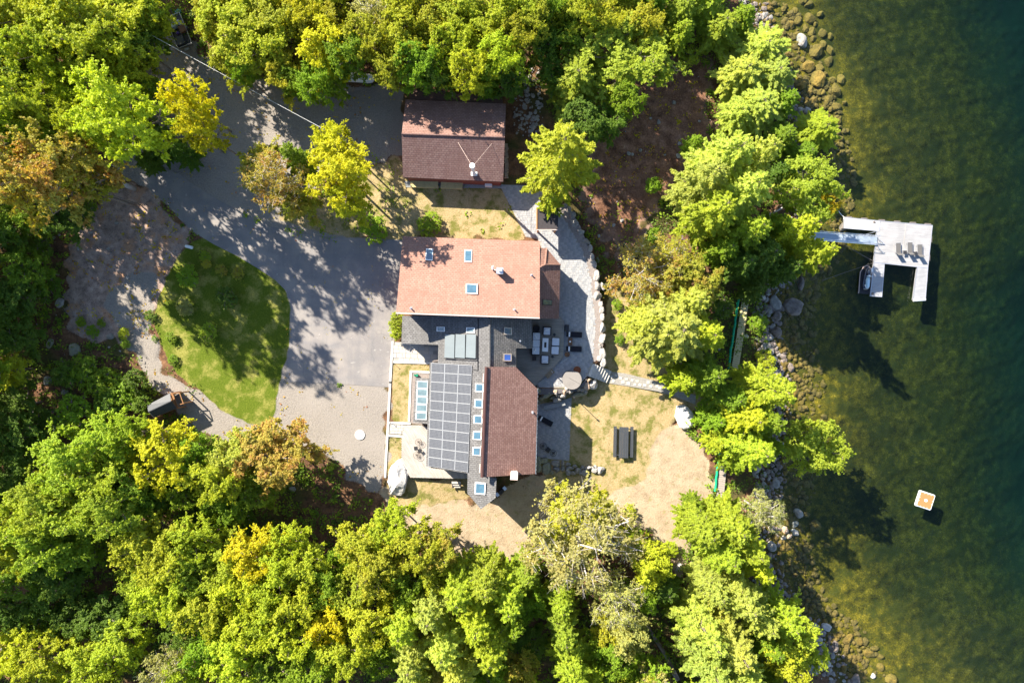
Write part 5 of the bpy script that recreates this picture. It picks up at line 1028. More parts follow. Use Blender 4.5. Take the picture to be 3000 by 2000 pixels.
# shore pebbles and cobbles: uncountable
bmv = []; bmf = []; base = []
for k in range(4):
    me_ = rock_mesh(300 + k, 1 if k else 1, 9); base.append((np.array([v.co[:] for v in me_.vertices]), np.array([list(p.vertices) for p in me_.polygons])))
def rock_field(name, m, gen, seed, kind='stuff'):
    rg = np.random.default_rng(seed); VV = []; FF = []; off = 0
    for (X, Y, sz) in gen(rg):
        b, f = base[rg.integers(4)]; a = rg.uniform(0, 6.28); ca, sa_ = math.cos(a), math.sin(a); s3 = sz * np.array([rg.uniform(.7, 1.2), rg.uniform(.7, 1.2), rg.uniform(.4, .7)])
        p = b * s3; p = np.stack([p[:, 0] * ca - p[:, 1] * sa_, p[:, 0] * sa_ + p[:, 1] * ca, p[:, 2]], -1) + np.array([X, Y, H(X, Y) + sz * .2]); VV.append(p); FF.append(f + off); off += len(p)
    me = np_mesh(name, np.concatenate(VV), np.concatenate(FF), m); o = obj(name, me); o['kind'] = kind; return o
def gen_shore(lo, hi, n, s0, s1):
    def g(rg):
        for _ in range(n):
            Y = rg.uniform(-47, 47); X = float(shoreX(Y)) + rg.uniform(lo, hi); yield X, Y, s0 + (s1 - s0) * rg.random() ** 2.2
    return g
rock_field("shore_cobbles", m_rd, gen_shore(-2.4, 1.6, 1500, .12, .5), 1); rock_field("shore_cobbles", m_rg, gen_shore(-3.0, .6, 700, .1, .42), 2)
rock_field("lakebed_cobbles", rockmat("olive_cobble", (.08, .06, .015), (.17, .12, .03), (.035, .03, .01)), gen_shore(.6, 6.5, 1500, .14, .55), 3)
rock_field("lakebed_cobbles", m_ry, gen_shore(.6, 5.0, 550, .14, .45), 5)
def gen_woods(rg):
    for _ in range(700):
        px, py = rg.uniform(0, 2250), rg.uniform(0, 2000); X, Y = P(px, py, 0)
        if X > float(shoreX(Y)) - 2 or px_blocked(px, py): continue
        yield X, Y, .08 + .2 * rg.random() ** 3
BLK = [gravel, gravel2, island, asph, patio, patio2, bedE, walk, dp, dp2, sand, [(1120, 250), (1600, 250), (1800, 1100), (1790, 1480), (1100, 1480)], dry, path]

def px_blocked(px, py):
    a = np.array([px]); b = np.array([py]); return any(inpoly(a, b, p)[0] for p in BLK)
rock_field("forest_stones", m_rg, gen_woods, 4)
# rubble east of the garage
def gen_rub(rg):
    for _ in range(220):
        X, Y = P(rg.uniform(1505, 1590), rg.uniform(200, 400)); yield X, Y, .1 + .25 * rg.random() ** 2
rock_field("rubble", m_rg, gen_rub, 8)
# ---------------------------------------------------------------- vegetation
m_leaf, nt = newmat("leaves"); s = NT(nt)
oi = s.n("ShaderNodeObjectInfo"); at_ = s.n("ShaderNodeAttribute", attribute_name="rnd"); v = s.coord(1.0); mp = s.n("ShaderNodeVectorMath", operation='ADD'); s.l(v, mp.inputs[0])
cb = s.n("ShaderNodeCombineXYZ"); sc_ = s.math('MULTIPLY', oi.outputs['Random'], 50.0); s.l(sc_, cb.inputs[0]); s.l(cb.outputs[0], mp.inputs[1])
nn = s.noise(mp.outputs[0], .38, 3, .6); n2 = s.noise(mp.outputs[0], 1.1, 3)
base_ = s.mix(s.rng(at_.outputs['Fac'], 0, 1, 0, .85, False), s.mix(.22, oi.outputs['Color'], (0, 0, 0)), oi.outputs['Color'])
base_ = s.mix(s.rng(n2, .45, .7, 0, .45), base_, s.mix(1.0, oi.outputs['Color'], (1.35, 1.18, .8), 'MULTIPLY'))
aut = s.ramp(s.math('ADD', n2, s.math('MULTIPLY', at_.outputs['Fac'], .2)), [(.40, (.55, .43, .04)), (.55, (.52, .29, .06)), (.72, (.40, .15, .08))])
amt = s.math('MULTIPLY', s.rng(s.math('ADD', nn, s.math('MULTIPLY', s.math('SUBTRACT', at_.outputs['Fac'], .5), .12)), .44, .62), s.math('SUBTRACT', 1.0, oi.outputs['Alpha']))
cl = s.mix(amt, base_, aut)
df = s.n("ShaderNodeBsdfPrincipled"); df.inputs['Roughness'].default_value = .55; df.inputs['Specular IOR Level'].default_value = .25; s.l(cl, df.inputs['Base Color'])
tl = s.n("ShaderNodeBsdfTranslucent"); s.l(s.mix(1.0, cl, (1.25, 1.2, .5), 'MULTIPLY'), tl.inputs[0])
mx = s.n("ShaderNodeMixShader"); mx.inputs[0].default_value = .48; s.l(df.outputs[0], mx.inputs[1]); s.l(tl.outputs[0], mx.inputs[2]); o_ = s.n("ShaderNodeOutputMaterial"); s.l(mx.outputs[0], o_.inputs[0])
m_bark = mat("bark", (.20, .16, .13), .9, .3, 2.5, fine=9, bump=.8); m_pbark = mat("pale_bark", (.46, .42, .38), .85, .2, 3)

def leaves_mesh(name, C, Nrm, size, seed, aspect=1.25, T=None):
    rg = np.random.default_rng(seed); n = len(C); Nrm = Nrm / (np.linalg.norm(Nrm, axis=1, keepdims=True) + 1e-9)
    if T is None: T = rg.normal(size=(n, 3))
    T = T - (T * Nrm).sum(1, keepdims=True) * Nrm; T /= (np.linalg.norm(T, axis=1, keepdims=True) + 1e-9); B = np.cross(Nrm, T)
    sz = size * rg.uniform(.65, 1.3, (n, 1)); a = T * sz * aspect * .5; b = B * sz * .5; fold = Nrm * sz * .12
    V = np.stack([C - a, C - b * .9 + fold, C + a, C + b * .9 + fold], 1).reshape(-1, 3); F = np.arange(4 * n).reshape(n, 4)
    me = np_mesh(name, V, F, m_leaf); at = me.attributes.new("rnd", 'FLOAT', 'FACE'); at.data.foreach_set('value', rg.random(n).astype(np.float32)); return me
def wood_mesh(name, segs, m):
    mb = MB()
    for p, q, r0, r1 in segs: mb.tube(p, q, r0, r1, 5 if max(r0, r1) > .06 else 3, cap=False)
    return mb.mesh(name, m)
def broad(seed, n_leaf=15000, R=5.0, Hh=14.0, bare=False, leafsz=.235, dens=1.0):
    rg = np.random.default_rng(seed); segs = []; cl = []
    cz = Hh * .62; rz_ = Hh * .36; ph = rg.uniform(0, 6.28, 6); am = rg.uniform(.07, .2, 6)
    def radius(a, e):
        return R * (1 + sum(am[k] * math.sin((k + 2) * a + ph[k] + 1.7 * k * e) for k in range(6)) * .8)
    top = Vector((rg.normal() * .4, rg.normal() * .4, Hh * .80)); fork = Vector((0, 0, Hh * .38))
    segs.append((Vector((0, 0, -.5)), fork, .26, .19)); segs.append((fork, top, .18, .06))
    nl = 13
    for i in range(nl):
        a = i * 2.399 + rg.normal() * .25; u = (i + .5) / nl; e = math.asin(-.35 + 1.3 * u) if -.35 + 1.3 * u < 1 else 1.4
        st = fork.lerp(top, min(.95, u * .9)); rr = radius(a, e)
        end = Vector((math.cos(a) * math.cos(e) * rr, math.sin(a) * math.cos(e) * rr, cz + math.sin(e) * rz_)); mid = st.lerp(end, .5) + Vector((0, 0, -.25 + rg.normal() * .3)); segs += [(st, mid, .10, .07), (mid, end, .07, .03)]
        for j in range(7):
            t = .35 + .65 * (j + rg.random()) / 7; p = mid.lerp(end, (t - .5) * 2) if t > .5 else st.lerp(mid, t * 2)
            q = Vector(rg.normal(size=3)); q.z = q.z * .5 + .25; q.normalize(); L = R * (.30 + .20 * rg.random()); e2 = p + q * L
            rel = Vector((e2.x / (R * 1.05), e2.y / (R * 1.05), (e2.z - cz) / rz_)); 
            if rel.length > 1.08: e2 = Vector((rel.x / rel.length * R * 1.07, rel.y / rel.length * R * 1.07, cz + rel.z / rel.length * rz_ * 1.05))
            segs.append((p, e2, .04, .016)); cl.append(e2); cl.append(p.lerp(e2, .55))
            if bare:
                for _ in range(5):
                    w = Vector(rg.normal(size=3)); w.z = abs(w.z); w.normalize(); segs.append((p.lerp(e2, rg.uniform(.3, 1)), e2 + w * rg.uniform(.6, 1.5), .017, .006))
        cl.append(end)
    cl = np.array([c[:] for c in cl]); m_ = len(cl); csz = rg.uniform(.45, 1.1, m_) * R / 5.0
    K = 8; dirs = rg.normal(size=(m_, K, 3)); dirs[:, :, 2] = dirs[:, :, 2] * .45 + .12; dirs /= np.linalg.norm(dirs, axis=2, keepdims=True); tl_ = csz[:, None] * rg.uniform(.6, 1.45, (m_, K))
    pick = rg.integers(0, m_, n_leaf); kk = rg.integers(0, K, n_leaf); t_ = rg.random(n_leaf) ** .7; u = rg.normal(size=(n_leaf, 3)); u /= np.linalg.norm(u, axis=1, keepdims=True); u[:, 2] = np.where(u[:, 2] < -.2, -u[:, 2], u[:, 2])
    C = cl[pick] + dirs[pick, kk] * (tl_[pick, kk] * t_)[:, None] + u * (rg.random((n_leaf, 1)) ** .6) * (.34 - .2 * t_[:, None]) * np.array([1, 1, .7]) * (R / 5.0)
    u = u * .5 + dirs[pick, kk] * .4
    out = C - np.array([0, 0, cz - 1.0]); out /= np.linalg.norm(out, axis=1, keepdims=True)
    Nn = u * .45 + out * .35 + rg.normal(size=(n_leaf, 3)) * .38 + np.array([0, 0, .62])
    return leaves_mesh("crown_leaves", C, Nn, leafsz, seed + 1), wood_mesh("trunk_limbs", segs, m_pbark if bare else m_bark)
def conifer(seed, n_leaf=15000, R=4.4, Hh=18.0, hang=.0):
    rg = np.random.default_rng(seed); segs = [(Vector((0, 0, -.5)), Vector((0, 0, Hh * .55)), .24, .15), (Vector((0, 0, Hh * .55)), Vector((0, 0, Hh * .98)), .15, .03)]; C = []; T = []; Nn = []; z = Hh * .22; brs = []
    while z < Hh * .97:
        t = (z / Hh - .22) / .78; k = rg.integers(4, 7); a0 = rg.uniform(0, 6.28)
        for i in range(k):
            a = a0 + 2 * PI * i / k + rg.normal() * .3; L = R * ((1 - t) ** .62) * rg.uniform(.65, 1.18) * (1 - .35 * max(0, .15 - t) / .15) + .35; up = .30 - .55 * (1 - t) + rg.normal() * .08; brs.append((z, a, L, up))
        z += Hh * (.040 if t < .6 else .032)
    tot = sum(b[2] ** 1.35 for b in brs)
    for (z, a, L, up) in brs:
        p0 = np.array([0, 0, z]); d = np.array([math.cos(a), math.sin(a), 0]); side = np.array([-math.sin(a), math.cos(a), 0]); tip = p0 + d * L + np.array([0, 0, up * L * .7]); segs.append((Vector(p0), Vector(tip), .045, .012)); n = int(n_leaf * L ** 1.35 / tot)
        s_ = .12 + .88 * rg.random(n) ** .75; sd_ = rg.choice([-1, 1], n); w = L * .30 * (1 - s_ ** 2 * .9) * (.45 + .55 * np.sin(s_ * 3 + .4)) * (.75 + .25 * np.sin(s_ * 22 + a * 5)); y = sd_ * w * rg.random(n) ** .8; x = s_ * L + np.abs(y) * .55
        C.append(p0 + d * x[:, None] + side * y[:, None] + np.stack([np.zeros(n), np.zeros(n), up * s_ * L * .7 - .12 * np.abs(y) + rg.normal(size=n) * .09 + .12 * np.sin(s_ * 14 + a)], -1)); T.append(d * .8 + side * (sd_[:, None] * .75) + rg.normal(size=(n, 3)) * .25)
        Nn.append(np.array([0, 0, .95]) + rg.normal(size=(n, 3)) * .36 + d * .18)
    C = np.concatenate(C); return leaves_mesh("crown_sprays", C, np.concatenate(Nn), .20, seed + 1, 2.1, np.concatenate(T)), wood_mesh("trunk_limbs", segs, m_bark)
PB = [broad(20 + i, 21000) for i in range(7)]; PC = [conifer(60 + i, 18000) for i in range(6)]; PD = [broad(90 + i, 8500, bare=True, leafsz=.22) for i in range(3)]; PSH = [broad(110 + i, 2600, R=2.2, Hh=4.2, leafsz=.24) for i in range(3)]
HB, RB, HCN, RC = 14.0, 5.0, 18.0, 4.4
COLS = {'LG': ((.39, .49, .042), 1.0, "lime green"), 'YG': ((.46, .535, .036), 1.0, "yellow green"), 'GO': ((.58, .57, .022), 1.0, "golden yellow"), 'OL': ((.45, .475, .038), .97, "olive gold"), 'DG': ((.15, .25, .03), 1.0, "dark green"), 'MG': ((.26, .39, .028), 1.0, "mid green"),
        'GY': ((.53, .56, .028), 1.0, "yellow"), 'RD': ((.42, .38, .07), .34, "red and olive"), 'OR': ((.45, .46, .05), .6, "orange tinged"), 'OY': ((.56, .48, .02), .8, "golden orange"), 'PG': ((.47, .54, .095), 1.0, "pale green"), 'PO': ((.42, .42, .13), 1.0, "pale olive")}
KIND = {'b': ("broadleaf_tree", "broadleaf"), 'c': ("conifer_tree", "hemlock"), 'd': ("sparse_tree", "half bare tree"), 's': ("understory_shrub", "shrub")}
trees = []
def tree(dx, dy, r, typ, colr, h=None, label=None, seed=None):
    px, py = dx * S, dy * S; rpx = r * S; i = len(trees); k = seed if seed is not None else (i * 7 + 3)
    h = h if h is not None else {'b': 17, 'c': 19, 'd': 15, 's': 3.6}[typ]
    fz = {'b': .66, 'c': .45, 'd': .66, 's': .55}[typ]
    p = PG(px, py); z = p.z
    for _ in range(5):
        X, Y = P(px, py, z + h * fz); Xc = min(X, float(shoreX(Y)) + (2.0 if label is None else 6)); z = H(X, Y) if X < float(shoreX(Y)) else WZ + .2
    R_ = rpx / 22 * (CAMZ - z - h * fz) / CAMZ
    src, R0, H0 = {'b': (PB, RB, HB), 'c': (PC, RC, HCN), 'd': (PD, RB, HB), 's': (PSH, 2.2, 4.2)}[typ]
    cr, wd = src[k % len(src)]; c, al, _ = COLS[colr]
    root = bpy.data.objects.new(KIND[typ][0], None); COL.objects.link(root); root.location = (X, Y, z - .1); rz = (k * 2.4) % 6.283
    root.rotation_euler = (0, 0, rz); root['category'] = "tree" if typ != 's' else "shrub"
    sx = R_ / R0; sz = h / H0
    for nm, me in (("trunk", wd), ("crown", cr)):
        o = bpy.data.objects.new(nm, me); COL.objects.link(o); o.parent = root; o.scale = (sx, sx, sz)
        if nm == "crown": j = random.Random(i); f = j.uniform(.88, 1.12); o.color = (c[0] * f * j.uniform(.92, 1.08), c[1] * f, c[2], al)
    if label: root['label'] = label
    trees.append((root, px, py, typ, colr, label)); return root
T_ = tree
# top left woods
for a in [(-20, 20, 80, 'b', 'YG'), (60, 50, 85, 'b', 'YG'), (150, 20, 70, 'b', 'YG'), (190, 95, 90, 'b', 'YG'), (105, 130, 70, 'b', 'YG'), (30, 140, 70, 'b', 'DG', 11), (290, 40, 75, 'b', 'YG', 12), (335, 15, 52, 'b', 'LG', 11), (362, 78, 24, 'b', 'MG', 8), (270, 120, 65, 'b', 'YG', 13), (215, 165, 60, 'b', 'MG', 11), (310, 165, 48, 'b', 'YG', 10), (330, 110, 40, 'b', 'DG', 10), (120, 195, 50, 's', 'DG'), (50, 190, 45, 's', 'DG'),
          (190, 228, 46, 'b', 'YG', 12), (345, 215, 34, 'b', 'MG', 8), (40, 245, 80, 'b', 'LG', 22), (110, 265, 42, 'b', 'LG', 18), (50, 320, 70, 'b', 'MG', 20), (160, 300, 36, 'b', 'DG', 12), (370, 330, 52, 'c', 'DG', 8), (430, 355, 36, 'c', 'DG', 7), (345, 375, 30, 'c', 'DG', 6), (180, 345, 40, 'b', 'OR', 12), (20, 430, 70, 'b', 'OR', 22), (196, 425, 32, 'b', 'OR', 18), (60, 500, 50, 'b', 'MG', 9), (140, 500, 48, 'b', 'DG', 9), (200, 490, 22, 's', 'DG'),
          (20, 545, 50, 'b', 'DG', 9), (60, 620, 46, 'b', 'MG', 9), (30, 680, 55, 'b', 'DG', 9), (90, 560, 34, 's', 'DG'), (30, 770, 55, 'b', 'DG', 7), (10, 850, 48, 'b', 'YG', 8), (40, 930, 50, 'b', 'DG', 7), (110, 660, 30, 's', 'DG'), (150, 860, 30, 's', 'DG'), (200, 850, 34, 's', 'MG'), (240, 880, 34, 's', 'MG'), (280, 905, 36, 's', 'MG'), (250, 925, 30, 's', 'DG'), (310, 875, 26, 's', 'DG'), (185, 740, 12, 's', 'MG', 1), (232, 742, 9, 's', 'MG', .8), (283, 765, 12, 's', 'YG', 1), (287, 790, 12, 's', 'MG', .9), (212, 760, 14, 's', 'MG', .9),
          (90, 985, 46, 's', 'DG'), (30, 1010, 60, 'b', 'DG', 8), (60, 1080, 50, 'b', 'DG', 9), (170, 950, 40, 's', 'MG'), (330, 930, 25, 's', 'DG')]: T_(*a)
T_(285, 268, 98, 'b', 'YG', 23, "large yellow green broadleaf tree with golden top left of the driveway fork"); T_(225, 300, 50, 'b', 'LG', 20)
T_(440, 235, 50, 'b', 'GO', 17, "slender golden tree leaning over the gravel drive"); T_(462, 300, 46, 'b', 'GO', 18, "golden yellow tree beside a bare trunk at the edge of the gravel drive")
T_(120, 405, 100, 'b', 'RD', 25, "large orange and red tinged maple on the left edge above the mulch slope")
# top band
for a in [(495, 10, 46, 'b', 'OL', 10), (496, 62, 42, 'b', 'OL', 10), (530, 40, 70, 'b', 'YG', 11), (560, 100, 75, 'b', 'OL', 11), (620, 30, 75, 'b', 'OL', 12), (620, 110, 62, 'b', 'YG', 11), (520, 140, 42, 'b', 'OL', 9), (690, 30, 60, 'b', 'GO', 12), (740, 60, 55, 'b', 'OL', 11), (650, 170, 52, 'b', 'OL', 9), (560, 165, 30, 'b', 'MG', 10), (730, 195, 46, 'b', 'MG', 11), (772, 205, 26, 'b', 'MG', 9), (680, 190, 36, 'b', 'MG', 9), (800, 130, 52, 'b', 'MG', 12),
          (870, 30, 62, 'd', 'PO'), (850, 90, 56, 'b', 'OL'), (930, 20, 60, 'b', 'YG'), (930, 90, 62, 'b', 'OL'), (960, 150, 54, 'b', 'MG'), (905, 160, 46, 'b', 'OL', 12), (1000, 50, 60, 'b', 'OL'), (1040, 110, 56, 'b', 'YG'), (1060, 30, 66, 'b', 'YG'), (1000, 180, 40, 'b', 'DG', 11), (1080, 165, 50, 'b', 'YG', 13), (1130, 60, 60, 'b', 'YG'), (1150, 140, 52, 'b', 'YG', 14), (1185, 30, 60, 'b', 'YG'), (1120, 195, 36, 'c', 'MG', 11), (1190, 95, 46, 'b', 'OL', 13), (1175, 190, 34, 'b', 'DG', 9),
          (1230, 50, 50, 'b', 'OL'), (1260, 15, 50, 'b', 'MG'), (1250, 110, 40, 'b', 'DG', 10), (1330, 25, 56, 'b', 'OL'), (1390, 55, 48, 'b', 'OL', 12), (1440, 20, 48, 'c', 'LG', 9), (1300, 80, 46, 'b', 'MG', 10), (1480, 60, 44, 'b', 'OL', 11), (1500, 15, 46, 'c', 'MG', 9), (1560, 40, 52, 'c', 'LG', 9), (1620, 20, 55, 'c', 'LG', 9), (1650, 75, 60, 'c', 'LG', 8), (1560, 85, 38, 'c', 'LG', 8), (1700, 50, 40, 'c', 'MG', 7)]: T_(*(a if len(a) > 5 else a + (13,)))
T_(745, 115, 66, 'b', 'GO', 12, "bright golden tree at the north edge of the gravel drive")
T_(1583, 133, 22, 's', 'LG', 3, "small isolated green sapling on the bare needle covered ground")
T_(1425, 135, 108, 'b', 'LG', 10.5, "large bright lime maple above the clearing north of the patio", 24); T_(1320, 200, 78, 'c', 'LG', 10.5, "pale green hemlock touching the west side of the bright lime maple")
for a in [(1340, 275, 52, 'b', 'DG', 9), (1395, 290, 44, 'b', 'DG', 8), (1265, 170, 34, 'b', 'DG', 8), (1440, 230, 40, 'b', 'MG', 10)]: T_(*a)
T_(1283, 375, 100, 'c', 'YG', 20, "tall yellow green hemlock standing between the garage and the clearing", 4); T_(1265, 470, 34, 'c', 'YG', 9, "low yellow green hemlock bough hanging over the black roofed shelter")
# east shore, north part
for a in [(1745, 120, 78, 'c', 'PG', 7), (1700, 175, 72, 'c', 'PG', 7), (1770, 180, 66, 'c', 'PG', 7), (1735, 250, 82, 'c', 'PG', 7), (1690, 270, 48, 'c', 'PG', 7), (1800, 240, 40, 'c', 'MG', 7), (1790, 320, 46, 'c', 'MG', 7), (1875, 305, 62, 'c', 'LG', 7), (1840, 360, 40, 'c', 'MG', 7), (1590, 335, 26, 'c', 'MG', 7),
          (1650, 380, 80, 'c', 'PG', 19), (1715, 380, 60, 'c', 'PG', 18), (1600, 430, 70, 'c', 'PG', 18), (1680, 460, 82, 'c', 'PG', 19), (1620, 500, 72, 'c', 'LG', 18), (1700, 540, 60, 'c', 'LG', 16), (1740, 590, 62, 'c', 'DG', 13), (1690, 610, 48, 'c', 'DG', 12), (1770, 530, 46, 'c', 'MG', 12), (1500, 540, 20, 's', 'MG', 3), (1650, 580, 44, 'c', 'MG', 12),
          (1800, 540, 56, 'c', 'YG', 17), (1842, 590, 52, 'c', 'YG', 17), (1790, 620, 44, 'c', 'DG', 12), (1725, 665, 36, 'c', 'DG', 8), (1500, 425, 20, 's', 'MG', 3), (1790, 400, 30, 'c', 'DG', 9),
          (1570, 700, 60, 'c', 'PG', 15), (1470, 740, 56, 'c', 'PG', 15), (1600, 770, 66, 'c', 'YG', 16), (1530, 800, 50, 'c', 'PG', 14), (1610, 860, 58, 'c', 'MG', 15), (1560, 870, 44, 'c', 'YG', 12), (1650, 700, 30, 's', 'DG', 3), (1660, 910, 50, 'c', 'MG', 14), (1690, 950, 60, 'c', 'YG', 17), (1740, 890, 66, 'c', 'LG', 19), (1700, 1020, 62, 'c', 'LG', 18), (1630, 960, 40, 'c', 'MG', 10), (1735, 960, 52, 'c', 'MG', 16), (1640, 1010, 34, 'c', 'YG', 8), (1760, 1020, 36, 'c', 'MG', 11), (1740, 740, 20, 's', 'MG', 2), (1680, 1060, 34, 'c', 'MG', 8), (1755, 830, 24, 's', 'YG', 2)]: T_(*a)
T_(1850, 445, 78, 'b', 'LG', 13, "lime green maple over the waterline just north of the gangway"); T_(1885, 475, 30, 'b', 'OY', 11, "small maple with orange leaves overhanging the lake beside the mooring rope")
T_(1530, 760, 105, 'c', 'PG', 18, "broad pale green hemlock between the patio wall and the yellow boardwalk", 3)
T_(1480, 625, 78, 'd', 'RD', 11, "half bare tree with orange leaves beside the patio's boulder wall"); T_(1580, 640, 70, 'b', 'OR', 11, "olive tree with red patches between the patio wall and the yellow boardwalk"); T_(1545, 600, 50, 'd', 'OL', 11)
T_(1868, 1030, 70, 'b', 'LG', 12, "lone bright lime maple leaning out over the lake", 24)
T_(1422, 780, 12, 's', 'MG', 1.0, "thin green shrub at the foot of the patio's boulder wall"); T_(1418, 700, 12, 's', 'MG', 1.0, "low green plant outside the patio wall opposite the black loungers"); T_(1445, 615, 14, 's', 'DG', 1.2)
# island and strip bushes
T_(785, 395, 72, 'b', 'GY', 16, "bright golden tree on the south side of the gravel drive", 22); T_(765, 330, 44, 'b', 'GY', 13); T_(800, 470, 44, 'b', 'GY', 11); T_(635, 415, 66, 'd', 'RD', 15, "olive and orange half bare tree between the gravel and the asphalt drive"); T_(610, 390, 56, 'b', 'OR', 11); T_(680, 470, 48, 'b', 'OR', 10); T_(695, 375, 42, 'c', 'MG', 13, "dark green spruce between the golden tree and the half bare tree"); T_(860, 525, 30, 's', 'MG', 2.2); T_(985, 515, 26, 's', 'MG', 1.4)
for a in [(430, 636, 26, 's', 'MG', 2.2, "green bush at the upper left of the island lawn"), (521, 682, 24, 's', 'DG', 2.0, "dense round dark green bush on the island lawn"), (477, 762, 19, 's', 'LG', 2.0, "small bright lime bush on the island lawn"), (424, 708, 20, 's', 'PO', 1.6, "sparse pale bush with bare twigs on the island lawn"), (392, 775, 13, 's', 'MG', 1.0, "green bush near the island lawn's left edge"), (396, 826, 11, 's', 'MG', .8, "low leafy bush at the island lawn's lower left edge"), (473, 606, 12, 's', 'OR', 1.0, "tiny reddish shrub at the top of the island lawn, left of two"), (508, 620, 13, 's', 'OR', 1.0, "tiny reddish shrub at the top of the island lawn, right of two"), (545, 628, 13, 's', 'OR', 1.0, "small brownish shrub near the asphalt side of the island lawn"), (470, 590, 14, 's', 'MG', 1.0, "faint green shrub at the top of the island lawn"), (345, 725, 13, 's', 'DG', .9, "dark weedy shrub between the gravel loop and the island lawn")]: T_(*a)
for (x, y, rr_) in [(912, 735, 15), (911, 752, 16), (912, 770, 14)]: pass
T_(912, 738, 19, 's', 'LG', 2.4, "upper half of the bright green hedge at the house's west corner"); T_(911, 766, 17, 's', 'LG', 2.2, "lower half of the bright green hedge at the house's west corner")
# bottom left and bottom
T_(385, 1045, 78, 'b', 'GO', 14, "bright yellow tree just south of the wood shed", 23); T_(630, 1050, 88, 'b', 'RD', 12, "broad olive tree with dark red leaves at the edge of the gravel parking area")
for a in [(250, 1010, 66, 'b', 'LG', 15), (170, 1060, 78, 'b', 'LG', 16), (240, 1090, 72, 'b', 'LG', 15), (310, 1000, 44, 'b', 'LG', 14), (120, 1150, 70, 'b', 'LG'), (190, 1170, 70, 'b', 'LG'), (310, 1130, 60, 'b', 'MG', 13), (275, 1170, 60, 'b', 'LG'), (60, 1190, 66, 'b', 'LG'), (20, 1250, 66, 'b', 'YG'), (110, 1240, 66, 'b', 'LG'), (190, 1255, 66, 'b', 'MG', 13), (60, 1310, 60, 'b', 'MG', 11), (140, 1320, 56, 'b', 'DG', 11), (10, 1130, 50, 'b', 'DG', 9), (460, 1040, 44, 'b', 'MG', 12), (500, 1095, 60, 'b', 'YG', 13), (540, 1040, 50, 'b', 'PG', 12), (430, 1120, 50, 'b', 'MG', 10), (520, 1160, 50, 'b', 'MG', 9), (380, 1140, 46, 'b', 'DG', 9), (590, 1120, 50, 'b', 'MG', 9), (455, 1190, 40, 's', 'DG'), (300, 1215, 40, 's', 'DG'), (560, 1200, 34, 's', 'DG'),
          (350, 1250, 74, 'b', 'OL', 15), (400, 1290, 66, 'b', 'OL', 15), (450, 1240, 56, 'b', 'YG', 14), (390, 1350, 66, 'b', 'YG', 15), (330, 1320, 44, 'b', 'LG', 12), (460, 1310, 52, 'b', 'LG', 14), (480, 1390, 66, 'b', 'OL', 15), (530, 1300, 56, 'b', 'LG', 14), (590, 1270, 60, 'b', 'GO', 15), (560, 1340, 60, 'b', 'YG', 15), (640, 1310, 60, 'b', 'YG', 15), (660, 1250, 46, 'b', 'YG', 13), (700, 1300, 52, 'b', 'LG', 14), (620, 1390, 60, 'b', 'YG', 15), (590, 1430, 60, 'b', 'YG', 15), (690, 1380, 60, 'b', 'YG', 15), (760, 1340, 52, 'b', 'MG', 13), (680, 1450, 60, 'b', 'YG', 15), (760, 1420, 52, 'b', 'GO', 14),
          (550, 1500, 70, 'b', 'YG', 15), (640, 1530, 60, 'b', 'MG', 13), (480, 1480, 52, 'b', 'MG', 13), (430, 1430, 52, 'b', 'DG', 11), (250, 1420, 60, 'b', 'DG', 10), (280, 1480, 60, 'b', 'LG', 13), (210, 1510, 60, 'b', 'LG', 13), (180, 1420, 50, 'b', 'DG', 9), (100, 1400, 56, 'b', 'DG', 9), (40, 1420, 50, 'b', 'DG', 9), (30, 1500, 62, 'b', 'YG', 14), (110, 1520, 60, 'b', 'YG', 14), (340, 1380, 44, 'b', 'MG', 10), (390, 1530, 50, 'd', 'PO', 14), (420, 1545, 44, 'b', 'YG', 13),
          (840, 1250, 64, 'b', 'OL', 14), (900, 1210, 52, 'b', 'YG', 13), (870, 1300, 60, 'b', 'OL', 15), (950, 1250, 60, 'b', 'OL', 14), (1010, 1265, 52, 'b', 'OR', 13), (1000, 1310, 46, 'b', 'OL', 12), (930, 1330, 50, 'b', 'MG', 12), (820, 1350, 52, 'b', 'LG', 13), (850, 1420, 60, 'b', 'YG', 15), (790, 1490, 60, 'b', 'YG', 14), (730, 1520, 60, 'b', 'MG', 13), (870, 1500, 46, 'b', 'MG', 11), (790, 1270, 34, 'b', 'MG', 9),
          (940, 1400, 66, 'c', 'LG', 17), (1000, 1370, 62, 'c', 'PG', 17), (1060, 1330, 62, 'c', 'LG', 17), (1120, 1310, 60, 'c', 'LG', 17), (1170, 1350, 60, 'c', 'LG', 17), (1100, 1390, 66, 'c', 'YG', 18), (1030, 1440, 70, 'c', 'PG', 18), (960, 1470, 62, 'c', 'PG', 17), (1130, 1450, 66, 'c', 'YG', 18), (1060, 1510, 66, 'c', 'PG', 18), (960, 1540, 60, 'c', 'PG', 17), (1180, 1410, 44, 'c', 'MG', 13), (1130, 1540, 50, 'b', 'MG', 12), (1020, 1555, 50, 'c', 'PO', 16), (1190, 1530, 46, 'b', 'OR', 11), (1210, 1300, 44, 'c', 'LG', 12), (1210, 1480, 44, 'b', 'DG', 8), (1220, 1380, 40, 'b', 'MG', 9),
          (1290, 1420, 50, 'c', 'LG', 16), (1310, 1500, 60, 'c', 'LG', 17), (1285, 1360, 44, 'c', 'LG', 14), (1350, 1540, 50, 'c', 'YG', 16), (1410, 1380, 60, 'd', 'PO', 14), (1440, 1450, 52, 'b', 'PO', 13), (1400, 1500, 48, 'b', 'MG', 12), (1460, 1540, 46, 'b', 'MG', 10), (1490, 1290, 52, 'b', 'YG', 12), (1450, 1240, 30, 'b', 'YG', 9), (1520, 1340, 50, 'c', 'DG', 9), (1480, 1370, 40, 'c', 'MG', 9), (1560, 1400, 40, 'c', 'MG', 9), (1400, 1440, 40, 'b', 'OL', 11),
